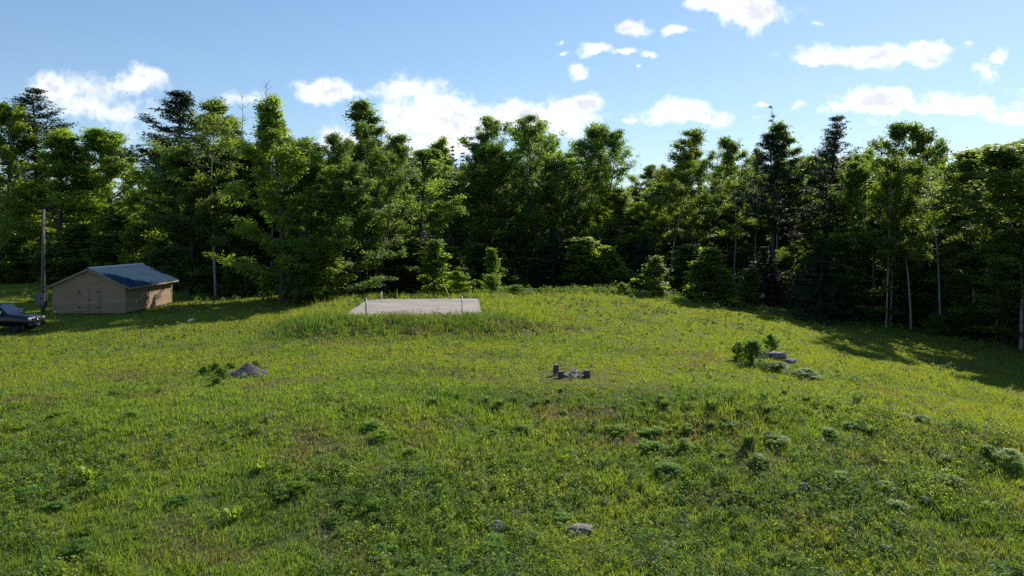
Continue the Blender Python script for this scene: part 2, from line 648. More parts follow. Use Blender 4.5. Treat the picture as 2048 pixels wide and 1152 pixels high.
def build_grass(n_tuft, per, seed):
    rs = np.random.RandomState(seed)
    a, b, e = 9.0, 104.0, .42
    Y = (rs.rand(n_tuft) * (b ** e - a ** e) + a ** e) ** (1 / e)
    X = (rs.rand(n_tuft) * 2 - 1) * (.84 * Y + 8)
    keep = rs.rand(n_tuft) < (.45 + .9 * fbm(X, Y, .9, 50)) * (1 - .75 * np.clip(sum(np.exp(-((X - c[0]) / 1.5) ** 2 - ((Y - c[1]) / .8) ** 2) for c in BARE + [PIT]), 0, 1) * ss(.28, .48, fbm(X, Y, 1.1, 20)))
    X, Y = X[keep], Y[keep]
    h = grass_height(X, Y) * (rs.uniform(.65, 1.3, len(X)) + .9 * (rs.rand(len(X)) < .03))
    colr = ground_colour(X, Y) * (1 + (rs.uniform(-.22, .25, len(X)) * (1 - .6 * ss(26, 40, Y)))[:, None]) * (1 + rs.normal(0, .02, (len(X), 3)))
    r = .035 + .004 * Y
    X = np.repeat(X, per)
    Y = np.repeat(Y, per)
    h = np.repeat(h, per) * rs.uniform(.55, 1.2, len(X))
    r = np.repeat(r, per)
    colr = np.repeat(colr, per, 0) * rs.uniform(.86, 1.14, (len(X), 1))
    th = rs.uniform(0, 2 * PI, len(X))
    rr = r * np.sqrt(rs.rand(len(X)))
    bx, by = X + rr * np.cos(th), Y + rr * np.sin(th)
    m = clear_mask(bx, by)
    X, Y, h, colr, th, bx, by = X[m], Y[m], h[m], colr[m], th[m], bx[m], by[m]
    n = len(X)
    bz = terr(bx, by) - .01
    lean = h * rs.uniform(.15, .8, n)
    la = th + rs.normal(0, .6, n)
    wdt = (.0048 + .00040 * Y) * rs.uniform(.7, 1.4, n)
    wa = rs.uniform(0, PI, n)
    V = np.zeros((n, 3, 3))
    V[:, 0] = np.stack([bx - np.cos(wa) * wdt, by - np.sin(wa) * wdt, bz], 1)
    V[:, 1] = np.stack([bx + np.cos(wa) * wdt, by + np.sin(wa) * wdt, bz], 1)
    V[:, 2] = np.stack([bx + np.cos(la) * lean, by + np.sin(la) * lean, bz + h], 1)
    tint = np.ones((n, 3, 4))
    tint[:, :, :3] = colr[:, None, :]
    tint[:, 2, :3] *= 1.12
    f = np.arange(n * 3).reshape(n, 3)
    me = arr_mesh('grass', V.reshape(-1, 3), [f], {'tint': np.clip(tint, .005, 1).reshape(-1, 4)})
    o = link('grass', me, M['grass'])
    o['kind'] = 'stuff'


def leaf_quads(Cn, out, up, size, aspect, rs, var, base_n=None):
    """diamond leaves at centres Cn with normals mixed from out/up; returns V (n*4,3), faces, var"""
    n = len(Cn)
    nor = rs.normal(0, .75, (n, 3)) + out * .5 + np.array([0, 0, up]) if base_n is None else base_n + rs.normal(0, .42, (n, 3))
    nor /= np.linalg.norm(nor, axis=1)[:, None] + 1e-9
    ref = rs.normal(0, 1, (n, 3))
    a = np.cross(nor, ref)
    a /= np.linalg.norm(a, axis=1)[:, None] + 1e-9
    b = np.cross(nor, a)
    s = size[:, None]
    V = np.stack([Cn - a * s * .5, Cn + b * s * .5 * aspect - nor * s * .06, Cn + a * s * .5, Cn - b * s * .5 * aspect - nor * s * .06], 1)
    return V.reshape(-1, 3), np.arange(n * 4).reshape(n, 4), np.repeat(var, 4)


def build_weeds(n, seed):
    rs = np.random.RandomState(seed)
    a, b, e = 12.0, 84.0, .75
    Y = (rs.rand(n) * (b ** e - a ** e) + a ** e) ** (1 / e)
    X = (rs.rand(n) * 2 - 1) * (.84 * Y + 8)
    dens = ss(.40, .62, fbm(X, Y, 3.2, 60)) * (.10 + .90 * (1 - ss(27, 33, Y))) + .02
    dens = np.maximum(dens, 1.0 * np.exp(-((X - 7) / 6) ** 2 - ((Y - 28.3) / 2.2) ** 2))
    dens = np.maximum(dens, .8 * (1 - ss(.8, 7.5, slab_dist(X, Y))) * ss(.35, .6, fbm(X, Y, 1.8, 66)))
    dens = np.maximum(dens, .8 * np.exp(-((X - 4.4) / 4.6) ** 2 - ((Y - 25.5) / 1.8) ** 2))
    dens = dens + .3 * np.exp(-((X - 16.5) / 2.5) ** 2 - ((Y - 37) / 3) ** 2)
    dens = dens + 1.0 * np.exp(-((Y - 76) / 2.2) ** 2) * ss(-14, -4, X)
    for c in BARE:
        dens = dens * (1 - .6 * np.exp(-((X - c[0]) / 1.5) ** 2 - ((Y - c[1]) / .8) ** 2) * ss(.28, .48, fbm(X, Y, 1.1, 20)))
    m = (rs.rand(n) < dens) & clear_mask(X, Y)
    X, Y = X[m], Y[m]
    n = len(X)
    rad = rs.uniform(.08, .21, n) * (1 + .8 * (rs.rand(n) < .18)) * (1 + .25 * ss(30, 70, Y)) * (.8 + .7 * vnoise(X, Y, 2.2, 70))
    hh = rad * rs.uniform(.8, 1.5, n) + .04
    far = ss(30, 75, Y)
    hh = hh * (1 + .5 * np.exp(-((Y - 76) / 2.2) ** 2))
    kind = fbm(X, Y, 2.0, 80) + rs.normal(0, .10, n)
    cA, cB, cC = np.array([.150, .235, .036]), np.array([.112, .185, .052]), np.array([.210, .265, .045])
    k1 = ss(.42, .54, kind)[:, None]
    k2 = ss(.56, .66, kind)[:, None]
    col = cB * (1 - k1) + cA * k1
    col = col * (1 - k2) + cC * k2
    silver = (rs.rand(n) < .05)[:, None]
    col = np.where(silver, np.array([.15, .17, .11]), col) * rs.uniform(.75, 1.25, (n, 1))
    per = 30
    i = np.repeat(np.arange(n), per)
    th = rs.uniform(0, 2 * PI, n * per)
    q = rs.rand(n * per) ** .5
    el = rs.uniform(.05, 1.0, n * per)
    rx = rad[i] * q * np.sqrt(1 - (el * .9) ** 2)
    P = np.stack([X[i] + rx * np.cos(th), Y[i] + rx * np.sin(th), terr(X[i], Y[i]) + hh[i] * el], 1)
    outw = np.stack([np.cos(th), np.sin(th), np.zeros_like(th)], 1)
    size = rs.uniform(.05, .11, n * per) * (1 + 1.0 * far[i])
    V, f, _ = leaf_quads(P, outw, .7, size, .5, rs, np.zeros(n * per), outw * (q * .8)[:, None] + np.array([0, 0, .75]))
    tint = np.ones((n * per * 4, 4))
    tint[:, :3] = np.repeat(col[i] * rs.uniform(.75, 1.25, (n * per, 1)), 4, 0)
    me = arr_mesh('weeds', V, [f], {'tint': tint})
    o = link('weeds', me, M['weed'])
    o['kind'] = 'stuff'


build_grass(190000, 9, 3)
build_weeds(66000, 4)

# ------------------------------------------------------------------ concrete slab and its pipes
def build_slab():
    m, N, b = mat('weathered_concrete', (.5, .46, .42), .9, 0, .2)
    tc = N.n('ShaderNodeTexCoord')
    n1 = N.noise(tc.outputs['Object'], .35, 6, .65)
    n2 = N.noise(tc.outputs['Object'], 3.5, 8, .7)
    mp = N.n('ShaderNodeMapping')
    N.t.links.new(tc.outputs['Object'], mp.inputs[0])
    mp.inputs['Scale'].default_value = (.22, 1.3, 1)
    n3 = N.noise(mp.outputs[0], 1.1, 4, .6)
    c = N.mix(N.ramp(n1, [(.35, 0.), (.65, 1.)]), (.27, .232, .205), (.40, .352, .318))
    c = N.mix(N.ramp(n2, [(.40, 0.), (.75, .6)]), c, (.20, .175, .155))
    c = N.mix(N.ramp(n3, [(.56, 0.), (.66, .85)]), c, (.11, .095, .085))
    N.put(b.inputs['Base Color'], c)
    bp = N.n('ShaderNodeBump')
    bp.inputs['Strength'].default_value = .25
    bp.inputs['Distance'].default_value = .02
    N.t.links.new(n2, bp.inputs['Height'])
    N.t.links.new(bp.outputs[0], b.inputs['Normal'])
    w, l = SLAB['w'] / 2, SLAB['l'] / 2
    o = MB().box(-w, w, -l, l, -.32, .03, .02).build('concrete_slab', m, loc=(SLAB['x'], SLAB['y'], SLAB['z']))
    o.rotation_euler = (0, 0, SLAB['rot'])
    tag(o, 'pale bare concrete foundation slab on a grassy mound', 'slab')
    pvc, _, _ = mat('white_plastic_pipe', (.72, .71, .70), .4)
    grey, _, _ = mat('grey_plastic_pipe', (.42, .43, .45), .45)
    capm, _, _ = mat('pipe_cap', (.80, .79, .78), .4)
    top = SLAB['z'] + .03

    def pipe(px, py, h, r, m_, label, tee=False):
        Y = F * (HC - top) / (py - HZ)
        X = (px - 1024) * Y / F
        e = empty('standpipe', label, 'pipe', (X, Y, top), group='standpipes rising from the slab')
        MB().tube([(0, 0, -.05), (0, 0, h - .09)], r, 14).build('pipe', m_, e, True)
        MB().tube([(0, 0, h - .10), (0, 0, h - .02), (0, 0, h)], [r * 1.3, r * 1.3, r * 1.1], 14).build('cap', capm, e, True)
        MB().tube([(0, 0, -.01), (0, 0, .07)], r * 1.35, 14).build('collar', m_, e, True)
        if tee:
            MB().tube([(-.28, 0, .30), (.32, .02, .30)], r * .35, 8).build('side_branch', m_, e, True)
    pipe(732, 631, 1.22, .062, grey, 'grey standpipe at the near edge of the slab, on the side towards the shed')
    pipe(924, 623.5, 1.15, .060, pvc, 'white capped standpipe on the slab near its front corner opposite the shed')
    pipe(763, 601.5, .80, .060, pvc, 'short pale standpipe at the shaded back corner of the slab')
    yl, _, _ = mat('yellow_cable_sleeve', (.50, .50, .12), .5)
    e = empty('cable_guard', 'thin yellow leaning cable guard at the back edge of the slab', 'cable guard', (-5.6, 66.0, top))
    MB().tube([(.06, 0, 0), (-.20, .2, .55), (-.62, .4, 1.35)], [.035, .035, .03], 8).build('sleeve', yl, e, True)
    MB().box(.0, .14, -.06, .06, 0, .05, .01).build('anchor', M['dead_bark'], e)


build_slab()


# ------------------------------------------------------------------ wooden shed
def build_shed():
    root = empty('wooden_shed', 'unpainted wooden shed with blue metal roof and double door', 'shed', (SHED_C[0], SHED_C[1], 0), SHED_ROT)
    W, L, He, Hr, z0 = 2.80, 4.85, 2.36, 3.66, .14

    def wood(name, a, c, vert=True):
        m, N, b = mat(name, a, .75, 0, .25)
        tc = N.n('ShaderNodeTexCoord')
        mp = N.n('ShaderNodeMapping')
        N.t.links.new(tc.outputs['Object'], mp.inputs[0])
        mp.inputs['Scale'].default_value = (.6, .6, 7)
        nz = N.noise(mp.outputs[0], 1.2, 6, .6)
        sp = N.n('ShaderNodeSeparateXYZ')
        N.t.links.new(tc.outputs['Object'], sp.inputs[0])
        fr = N.math('FRACT', N.math('MULTIPLY', sp.outputs[2], 1 / .235))
        gap = N.ramp(fr, [(.0, 1.), (.05, 0.)])
        fl = N.math('FLOOR', N.math('MULTIPLY', sp.outputs[2], 1 / .235))
        wn = N.n('ShaderNodeTexWhiteNoise', noise_dimensions='1D')
        N.t.links.new(fl, wn.inputs['W'])
        col = N.mix(N.ramp(nz, [(.3, 0.), (.7, 1.)]), a, c)
        col = N.mix(N.math('MULTIPLY', wn.outputs[0], .35), col, tuple(x * .72 for x in a))
        if vert:
            col = N.mix(N.math('MULTIPLY', gap, .4), col, tuple(x * .3 for x in a))
        N.put(b.inputs['Base Color'], col)
        return m
    siding = wood('pine_board_siding', (.24, .165, .095), (.36, .26, .16))
    trimw = wood('pale_pine_trim', (.24, .17, .10), (.36, .265, .17), False)
    skid = noisy('timber_skids', (.07, .055, .04), (.12, .10, .07), 4)
    # shell: long walls and gables as one wall part
    w = MB()
    pent = lambda y: [(-W, y, z0), (W, y, z0), (W, y, He), (0, y, Hr), (-W, y, He)]
    w.prism(pent(-L), (0, .1, 0))
    w.prism(pent(L), (0, -.1, 0))
    w.box(-W, -W + .1, -L + .1, L - .1, z0, He - .03)
    w.box(W - .1, W, -L + .1, L - .1, z0, He - .03)
    w.build('wall', siding, root)
    # corner boards
    for sx in (-1, 1):
        for sy in (-1, 1):
            cb = MB()
            x = sx * (W + .012)
            y = sy * (L + .012)
            cb.box(min(x, x - sx * .11), max(x, x - sx * .11), min(y, y - sy * .11), max(y, y - sy * .11), z0 + .002, He - .06)
            cb.build('corner_trim', trimw, root)
    # skids and floor
    sk = MB()
    for x in (-2.3, 0, 2.3):
        sk.box(x - .1, x + .1, -L + .05, L - .05, -.12, .05)
    sk.box(-W + .05, W - .05, -L + .04, L - .04, .05, z0 - .005)
    sk.build('skid', skid, root)
    # roof: two ribbed metal sheets
    m, N, b = mat('blue_metal_roofing', (.018, .085, .21), .34, .0, .18)
    tc = N.n('ShaderNodeTexCoord')
    nz = N.noise(tc.outputs['Object'], .8, 5, .6)
    N.put(b.inputs['Base Color'], N.mix(N.ramp(nz, [(.35, 0.), (.7, 1.)]), (.003, .028, .074), (.005, .052, .090)))
    N.put(b.inputs['Roughness'], N.ramp(nz, [(.3, .60), (.7, .72)]))
    ov, og = .50, .32
    sl = (Hr - He) / W
    rf = MB()
    for s in (-1, 1):
        x1 = s * (W + ov)
        z1 = He - ov * sl + .07
        zr = Hr + .07
        rf.prism([(s * .0, -L - og, zr), (x1, -L - og, z1), (x1, -L - og, z1 + .03), (s * .0, -L - og, zr + .03)], (0, 2 * (L + og), 0))
        nrib = 28
        for k in range(nrib + 1):
            y = -L - og + .03 + k * (2 * (L + og) - .06) / nrib
            rf.prism([(s * .10, y - .02, zr + .03 - .10 * sl), (x1, y - .02, z1 + .03), (x1, y - .02, z1 + .055), (s * .10, y - .02, zr + .055 - .10 * sl)], (0, .04, 0))
    roof = rf.build('roof', m, root)
    MB().prism([(-.20, -L - og - .01, Hr + .075 - .20 * sl + .06), (0, -L - og - .01, Hr + .165), (.20, -L - og - .01, Hr + .075 - .20 * sl + .06), (0, -L - og - .01, Hr + .14)], (0, 2 * (L + og) + .02, 0)).build('ridge_cap', m, roof)
    fb = MB()
    for s in (-1, 1):
        x1 = s * (W + ov)
        z1 = He - ov * sl + .065
        fb.box(min(x1, x1 - s * .03), max(x1, x1 - s * .03), -L - og, L + og, z1 - .13, z1)
        for e in (-1, 1):
            y = e * (L + og)
            fb.prism([(0, y, Hr - .07), (x1 - s * .031, y, z1 - .135), (x1 - s * .031, y, z1 - .005), (0, y, Hr + .065)], (0, -e * .03, 0))
    fb.build('fascia', trimw, root)
    # double door in the front gable
    dw = .82
    for s in (-1, 1):
        d = MB()
        xa, xb = (s * .012, s * dw)
        d.box(min(xa, xb), max(xa, xb), -L - .045, -L - .003, .30, 2.12)
        door = d.build('door', siding, root)
        bt = MB()
        for x in (xa + s * .05, xb - s * .05):
            bt.box(x - .045, x + .045, -L - .066, -L - .046, .32, 2.10)
        for z in (.36, 1.22, 2.03):
            bt.box(min(xa + s * .1, xb - s * .1), max(xa + s * .1, xb - s * .1), -L - .064, -L - .046, z - .045, z + .045)
        bt.build('batten', trimw, door)
        dk, _, _ = mat('black_hinges', (.02, .02, .02), .4, .8)
        for z in (.62, 1.80):
            MB().box(min(xb - s * .20, xb + s * .03), max(xb - s * .20, xb + s * .03), -L - .078, -L - .067, z - .035, z + .035, .004).build('hinge', dk, door)
        if s > 0:
            MB().tube([(xa + .08, -L - .09, 1.1), (xa + .08, -L - .09, 1.3)], .014, 8).build('handle', dk, door)
    fr = MB()
    fr.box(-dw - .10, -dw - .005, -L - .03, -L - .002, .26, 2.2)
    fr.box(dw + .005, dw + .10, -L - .03, -L - .002, .26, 2.2)
    fr.box(-dw - .004, dw + .004, -L - .03, -L - .002, 2.125, 2.2)
    fr.build('door_frame', trimw, root)


build_shed()


# ------------------------------------------------------------------ utility pole with meter box
def build_pole():
    Y = 60.5
    X = (86 - 1024) * Y / F
    z = T(X, Y)
    root = empty('utility_pole', 'bare wooden utility pole with a grey meter box, between the truck and the shed', 'utility pole', (X, Y, z))
    wood = noisy('grey_pole_wood', (.085, .07, .058), (.16, .135, .11), 3, .9, .3, stretch=(3, 3, .3))
    MB().tube([(0, 0, -.4), (.02, 0, 4), (.05, 0, 8.55)], [.165, .145, .115], 14).build('pole', wood, root, True)
    gm, _, _ = mat('grey_meter_box', (.10, .105, .12), .5, .5)
    bx = MB().box(-.38, .38, -.42, -.17, .62, 1.55, .02).build('meter_box', gm, root)
    MB().tube([(0, -.42, 1.2), (0, -.50, 1.2)], .09, 16).build('meter', M['dead_bark'], bx, True)
    MB().tube([(.14, -.16, 1.55), (.12, -.155, 4.6), (.12, -.14, 8.2)], .028, 8).build('conduit', gm, root, True)
    MB().box(-.44, .44, -.17, -.13, .52, 1.62).build('back_board', wood, root)


build_pole()


# ------------------------------------------------------------------ dark pickup truck
def build_truck():
    Xf, Y0 = -32.65, 49.3
    z = T(-33.5, 50)
    root = empty('pickup_truck', 'dark navy pickup truck parked in the shade in front of the pole', 'truck', (Xf - 2.85, Y0 + .98, z))
    paint, N, b = mat('dark_navy_paint', (.004, .005, .010), .35, .0, .35)
    b.inputs['Coat Weight'].default_value = .3
    glass, _, gb = mat('tinted_glass', (.015, .022, .035), .06, 0, .9)
    rubber, _, _ = mat('tyre_rubber', (.02, .02, .02), .85)
    chrome, _, _ = mat('bright_chrome', (.6, .6, .62), .2, 1.0)
    dark, _, _ = mat('black_plastic', (.012, .012, .012), .6)
    lamp, _, _ = mat('headlight_glass', (.45, .46, .48), .12, .3, .8)
    bm = bmesh.new()

    def ring(x, hw, zb, zt, r=.12):
        pts = []
        for (y, zz) in ((-hw, zb), (-hw - .02, (zb + zt) / 2), (-hw + .01, zt - r), (-hw + r * .6, zt - .02), (-hw * .5, zt + .015), (0, zt + .02), (hw * .5, zt + .015), (hw - r * .6, zt - .02), (hw - .01, zt - r), (hw + .02, (zb + zt) / 2), (hw, zb)):
            pts.append(bm.verts.new((x, y, zz)))
        return pts
    secs = [(-2.85, .93, .62, 1.28), (-2.6, .95, .60, 1.32), (-1.0, .96, .50, 1.32), (.3, .96, .48, 1.28), (1.45, .96, .50, 1.25), (2.1, .95, .52, 1.20), (2.6, .92, .52, 1.13), (2.80, .84, .50, 1.02), (2.86, .78, .52, .80)]
    rs_ = [ring(*s) for s in secs]
    for a, c in zip(rs_[:-1], rs_[1:]):
        for i in range(len(a) - 1):
            bm.faces.new((a[i], a[i + 1], c[i + 1], c[i]))
        bm.faces.new((a[-1], a[0], c[0], c[-1]))
    bm.faces.new(rs_[0])
    bm.faces.new(rs_[-1][::-1])
    # cab: belt to roof
    belt = [(1.42, .90, 1.24), (-1.15, .90, 1.30)]
    roofp = [(.55, .72, 1.92), (-.85, .74, 1.93)]
    lo = [(1.42, -.9, 1.23), (1.42, .9, 1.23), (-1.15, .9, 1.29), (-1.15, -.9, 1.29)]
    md = [(.62, -.745, 1.86), (.62, .745, 1.86), (-.95, .75, 1.88), (-.95, -.75, 1.88)]
    hi = [(.45, -.66, 1.945), (.45, .66, 1.945), (-.85, .66, 1.955), (-.85, -.66, 1.955)]
    L3 = [[bm.verts.new(p) for p in r] for r in (lo, md, hi)]
    for a, c in zip(L3[:-1], L3[1:]):
        for i in range(4):
            bm.faces.new((a[i], a[(i + 1) % 4], c[(i + 1) % 4], c[i]))
    bm.faces.new(L3[2])
    bmesh.ops.recalc_face_normals(bm, faces=bm.faces)
    bmesh.ops.bevel(bm, geom=[e for e in bm.edges if e.is_manifold and e.calc_face_angle(0) > .5], offset=.03, segments=2, affect='EDGES')
    me = bpy.data.meshes.new('body')
    bm.to_mesh(me)
    bm.free()
    for p in me.polygons:
        p.use_smooth = True
    link('body', me, paint, root)

    def lerp(a, c, t):
        return Vector(a) * (1 - t) + Vector(c) * t

    def pane(name, a, b_, c, d, off):
        o = MB()
        o.prism([Vector(p) for p in (a, b_, c, d)], off)
        return o.build(name, glass, root)
    # windscreen on the front slope, side glass
    P = lambda i, j, t: lerp(lo[i], md[i], t) * (1 - j) + lerp(lo[(i + 1) % 4], md[(i + 1) % 4], t) * j
    pane('windscreen', P(0, .05, .06), P(0, .95, .06), P(0, .93, .95), P(0, .07, .95), (.014, 0, .014))
    for y in (-1, 1):
        i = 3 if y < 0 else 1
        Q = lambda j, t: P(i, j, t)
        for j0, j1 in ((.06, .47), (.53, .90)):
            pane('side_window', Q(j0, .12), Q(j1, .12), Q(j1 * .98 + .01, .9), Q(j0 * .98 + .01, .9), (0, y * .012, .006))
    for (x, y) in ((1.85, -.80), (1.85, .80), (-1.75, -.80), (-1.75, .80)):
        s = 1 if y > 0 else -1
        wl = empty_part('wheel', root)
        prof = [(-.13, .24), (-.14, .37), (-.11, .395), (.11, .395), (.14, .37), (.13, .24)]
        tyre = lathe(prof, 26).build('tyre', rubber, wl, True)
        lathe([(.02, .02), (.10, .06), (.08, .20), (.12, .245), (-.10, .245)], 20).build('rim', dark, wl, True)
        wl.location = (x, y, .395)
        wl.rotation_euler = (0, 0, 0 if s > 0 else PI)
    for y in (-1, 1):
        o = MB().box(2.70, 2.845, min(y * .56, y * .84), max(y * .56, y * .84), .86, 1.04, .03).build('headlight', lamp, root, True)
        mr = MB().box(1.02, 1.14, min(y * .98, y * 1.20), max(y * .98, y * 1.20), 1.30, 1.50, .035).build('mirror', chrome, root, True)
        MB().tube([(1.1, y * .9, 1.30), (1.08, y * 1.0, 1.36)], .025, 8).build('mirror_arm', dark, mr)
    g = MB()
    g.box(2.81, 2.875, -.52, .52, .68, .98, .02)
    gr = g.build('grille', dark, root)
    s_ = MB()
    for k in range(3):
        s_.box(2.876, 2.89, -.5, .5, .73 + .09 * k, .75 + .09 * k)
    s_.build('grille_bar', chrome, gr)
    MB().tube([(2.87, 0, .83), (2.90, 0, .83)], .06, 16).build('round_badge', chrome, gr, True)
    MB().box(2.76, 2.96, -.92, .92, .44, .62, .05).build('bumper', dark, root, True)
    pl, _, _ = mat('number_plate', (.30, .24, .22), .5)
    MB().box(2.963, 2.97, -.16, .16, .47, .61).build('number_plate', pl, root)
    MB().tube([(1.25, .80, 1.22), (1.16, .82, 2.05)], .010, 6).build('antenna', dark, root)


def empty_part(name, parent):
    o = bpy.data.objects.new(name, None)
    C.objects.link(o)
    o.parent = parent
    o.empty_display_size = .1
    return o


def lathe(prof, n):
    """revolve (y, r) pairs round the Y axis"""
    mb = MB()
    rings = []
    for (y, r) in prof:
        rings.append([mb.bm.verts.new((r * math.cos(2 * PI * k / n), y, r * math.sin(2 * PI * k / n))) for k in range(n)])
    for a, c in zip(rings[:-1], rings[1:]):
        for k in range(n):
            mb.bm.faces.new((a[k], a[(k + 1) % n], c[(k + 1) % n], c[k]))
    if prof[0][1] < .1:
        mb.bm.faces.new(rings[0])
    return mb


build_truck()


# ------------------------------------------------------------------ stones, gravel heap, fire pit
def rock_mesh(name, sx, sy, sz, seed, sub=4, rough=.25):
    bm = bmesh.new()
    bmesh.ops.create_icosphere(bm, subdivisions=sub, radius=1)
    rs = np.random.RandomState(seed)
    pl = [(Vector(rs.normal(0, 1, 3)).normalized(), rs.uniform(.62, .95)) for _ in range(11)]
    for v in bm.verts:
        p = v.co.copy()
        for n, d in pl:
            k = p.dot(n) - d
            if k > 0:
                p -= n * k * .85
        q = p * 3.1 + Vector((seed, seed * .7, 0))
        p *= 1 + rough * .45 * (math.sin(q.x * 1.7 + q.y) * math.sin(q.y * 2.3 + q.z * 1.1) + .5 * math.sin(q.z * 5.1 + q.x * 4.3))
        v.co = Vector((p.x * sx, p.y * sy, p.z * sz))
    me = bpy.data.meshes.new(name)
    bm.to_mesh(me)
    bm.free()
    for p in me.polygons:
        p.use_smooth = True
    return me


M['stone'] = noisy('lichened_stone', (.13, .108, .092), (.30, .26, .235), 3.5, .9, .6, 9)
M['ledge'] = noisy('grey_ledge_rock', (.085, .078, .073), (.31, .285, .27), 3.2, .85, .8, 6)


def rock(px, py, s, seed, label, m='stone', rz=0, tilt=0, sink=.3, cat='rock', name='field_stone'):
    x, y, z = at(px, py)
    o = link(name, rock_mesh(name, *s, seed), M[m], loc=(x, y, z + s[2] * (1 - 2 * sink)))
    o.rotation_euler = (tilt, 0, rz)
    return tag(o, label, cat)


rock(993, 1062, (.22, .20, .19), 3, 'small round pinkish stone in the near grass, beside a wider flat stone', rz=.4, sink=.26)
rock(1160, 1062, (.46, .28, .12), 8, 'wide flat grey stone bedded in the near grass', rz=.22, sink=.28)
rock(1082, 1022, (.07, .06, .06), 5, 'tiny pale stone in the grass above the flat grey stone', sink=.2)
rock(1608, 974, (.24, .14, .09), 6, 'thin flat brown stone flush with the grass on the slope')
rock(1850, 1004, (.22, .16, .13), 11, 'lone grey stone among weeds on the slope below the silver shrub')
rock(1772, 1098, (.24, .12, .09), 13, 'pale narrow stone lying in the grass close to the bottom edge of the field')
rock(1552, 718, (.72, .50, .30), 21, 'broad grey ledge boulder with bushes growing around it', 'ledge', .25, tilt=-.12, sink=.24, cat='boulder', name='ledge_boulder')
rock(1527, 716, (.46, .36, .27), 27, 'weathered grey rock leaning against the shed side of the broad ledge boulder', 'ledge', .8, tilt=.25, sink=.22)
rock(1581, 727, (.50, .30, .17), 23, 'flat pale rock fallen on the downhill side of the broad ledge boulder', 'ledge', .5, tilt=.15, sink=.2)
rock(1563, 735, (.33, .24, .17), 36, 'small broken rock in front of the broad ledge boulder', 'ledge', 1.2, tilt=-.2, sink=.2)
rock(1541, 737, (.26, .22, .15), 39, 'smallest broken rock among the weeds below the broad ledge boulder', 'ledge', 2.1, tilt=.3, sink=.2)


def build_debris():
    x, y, z = at(381, 645)
    m, _, _ = mat('white_plastic_sheet', (.75, .74, .70), .5)
    mb = MB()
    mb.prism([(-.22, -.05, .08), (-.05, -.12, .14), (.10, -.04, .16), (.26, .02, .22), (.12, .10, .18), (-.10, .14, .12)], (0, .03, .035))
    mb.prism([(-.12, -.10, .10), (.0, -.16, .05), (.08, -.06, .17), (-.03, .0, .2)], (0, .03, .04))
    tag(mb.build('plastic_scrap', m, loc=(x, y, z + .03)), 'crumpled white scrap of plastic on the grass by the edge of the shade', 'litter')


build_debris()


def build_pile():
    x, y, z = PILE
    rs = np.random.RandomState(2)
    hgt = lambda u, v: max(0, (.44 + .12 * math.sin(u * 5 + 1) * math.cos(v * 4)) * (1 - math.hypot(u / .98, v / .80)) ** .8 if math.hypot(u / .98, v / .80) < 1 else 0)
    mb = MB()
    n = 22
    rows = []
    core = bmesh.new()
    for i in range(9):
        r = i / 8
        row = []
        for k in range(n):
            a = 2 * PI * k / n
            u, v = r * .98 * math.cos(a), r * .80 * math.sin(a)
            row.append(core.verts.new((u, v, hgt(u, v) - .03)))
        rows.append(row)
    for a, c in zip(rows[:-1], rows[1:]):
        for k in range(n):
            core.faces.new((a[k], a[(k + 1) % n], c[(k + 1) % n], c[k]))
    me = bpy.data.meshes.new('gravel_heap')
    core.to_mesh(me)
    core.free()
    # crushed stones over the cone
    ico = bmesh.new()
    bmesh.ops.create_icosphere(ico, subdivisions=1, radius=1)
    iv = np.array([v.co[:] for v in ico.verts])
    itri = np.array([[v.index for v in f.verts] for f in ico.faces])
    ico.free()
    Vs, Fs = [np.array([v.co[:] for v in me.vertices])], []
    base_q = np.array([list(p.vertices) for p in me.polygons])
    off = len(Vs[0])
    for i in range(2600):
        a, r = rs.uniform(0, 2 * PI), math.sqrt(rs.rand()) * (1.02 if i % 9 else rs.uniform(1, 1.35))
        u, v = r * .98 * math.cos(a), r * .80 * math.sin(a)
        s = rs.uniform(.016, .045)
        q = iv * (1 + rs.normal(0, .16, iv.shape)) * rs.uniform(.6, 1.2, 3) * s
        Vs.append(q + [u, v, hgt(u, v) + s * .1])
        Fs.append(itri + off)
        off += len(iv)
    bpy.data.meshes.remove(me)
    me = arr_mesh('gravel_heap', np.concatenate(Vs), [base_q, np.concatenate(Fs)])
    m, N, b = mat('crushed_stone', (.24, .22, .22), .9)
    g = N.n('ShaderNodeNewGeometry')
    N.put(b.inputs['Base Color'], N.mix(g.outputs['Random Per Island'], (.075, .062, .058), (.27, .24, .225)))
    o = link('gravel_heap', me, m, loc=(x, y + .45, z))
    tag(o, 'cone shaped heap of grey crushed stone in the grass', 'gravel heap')


build_pile()


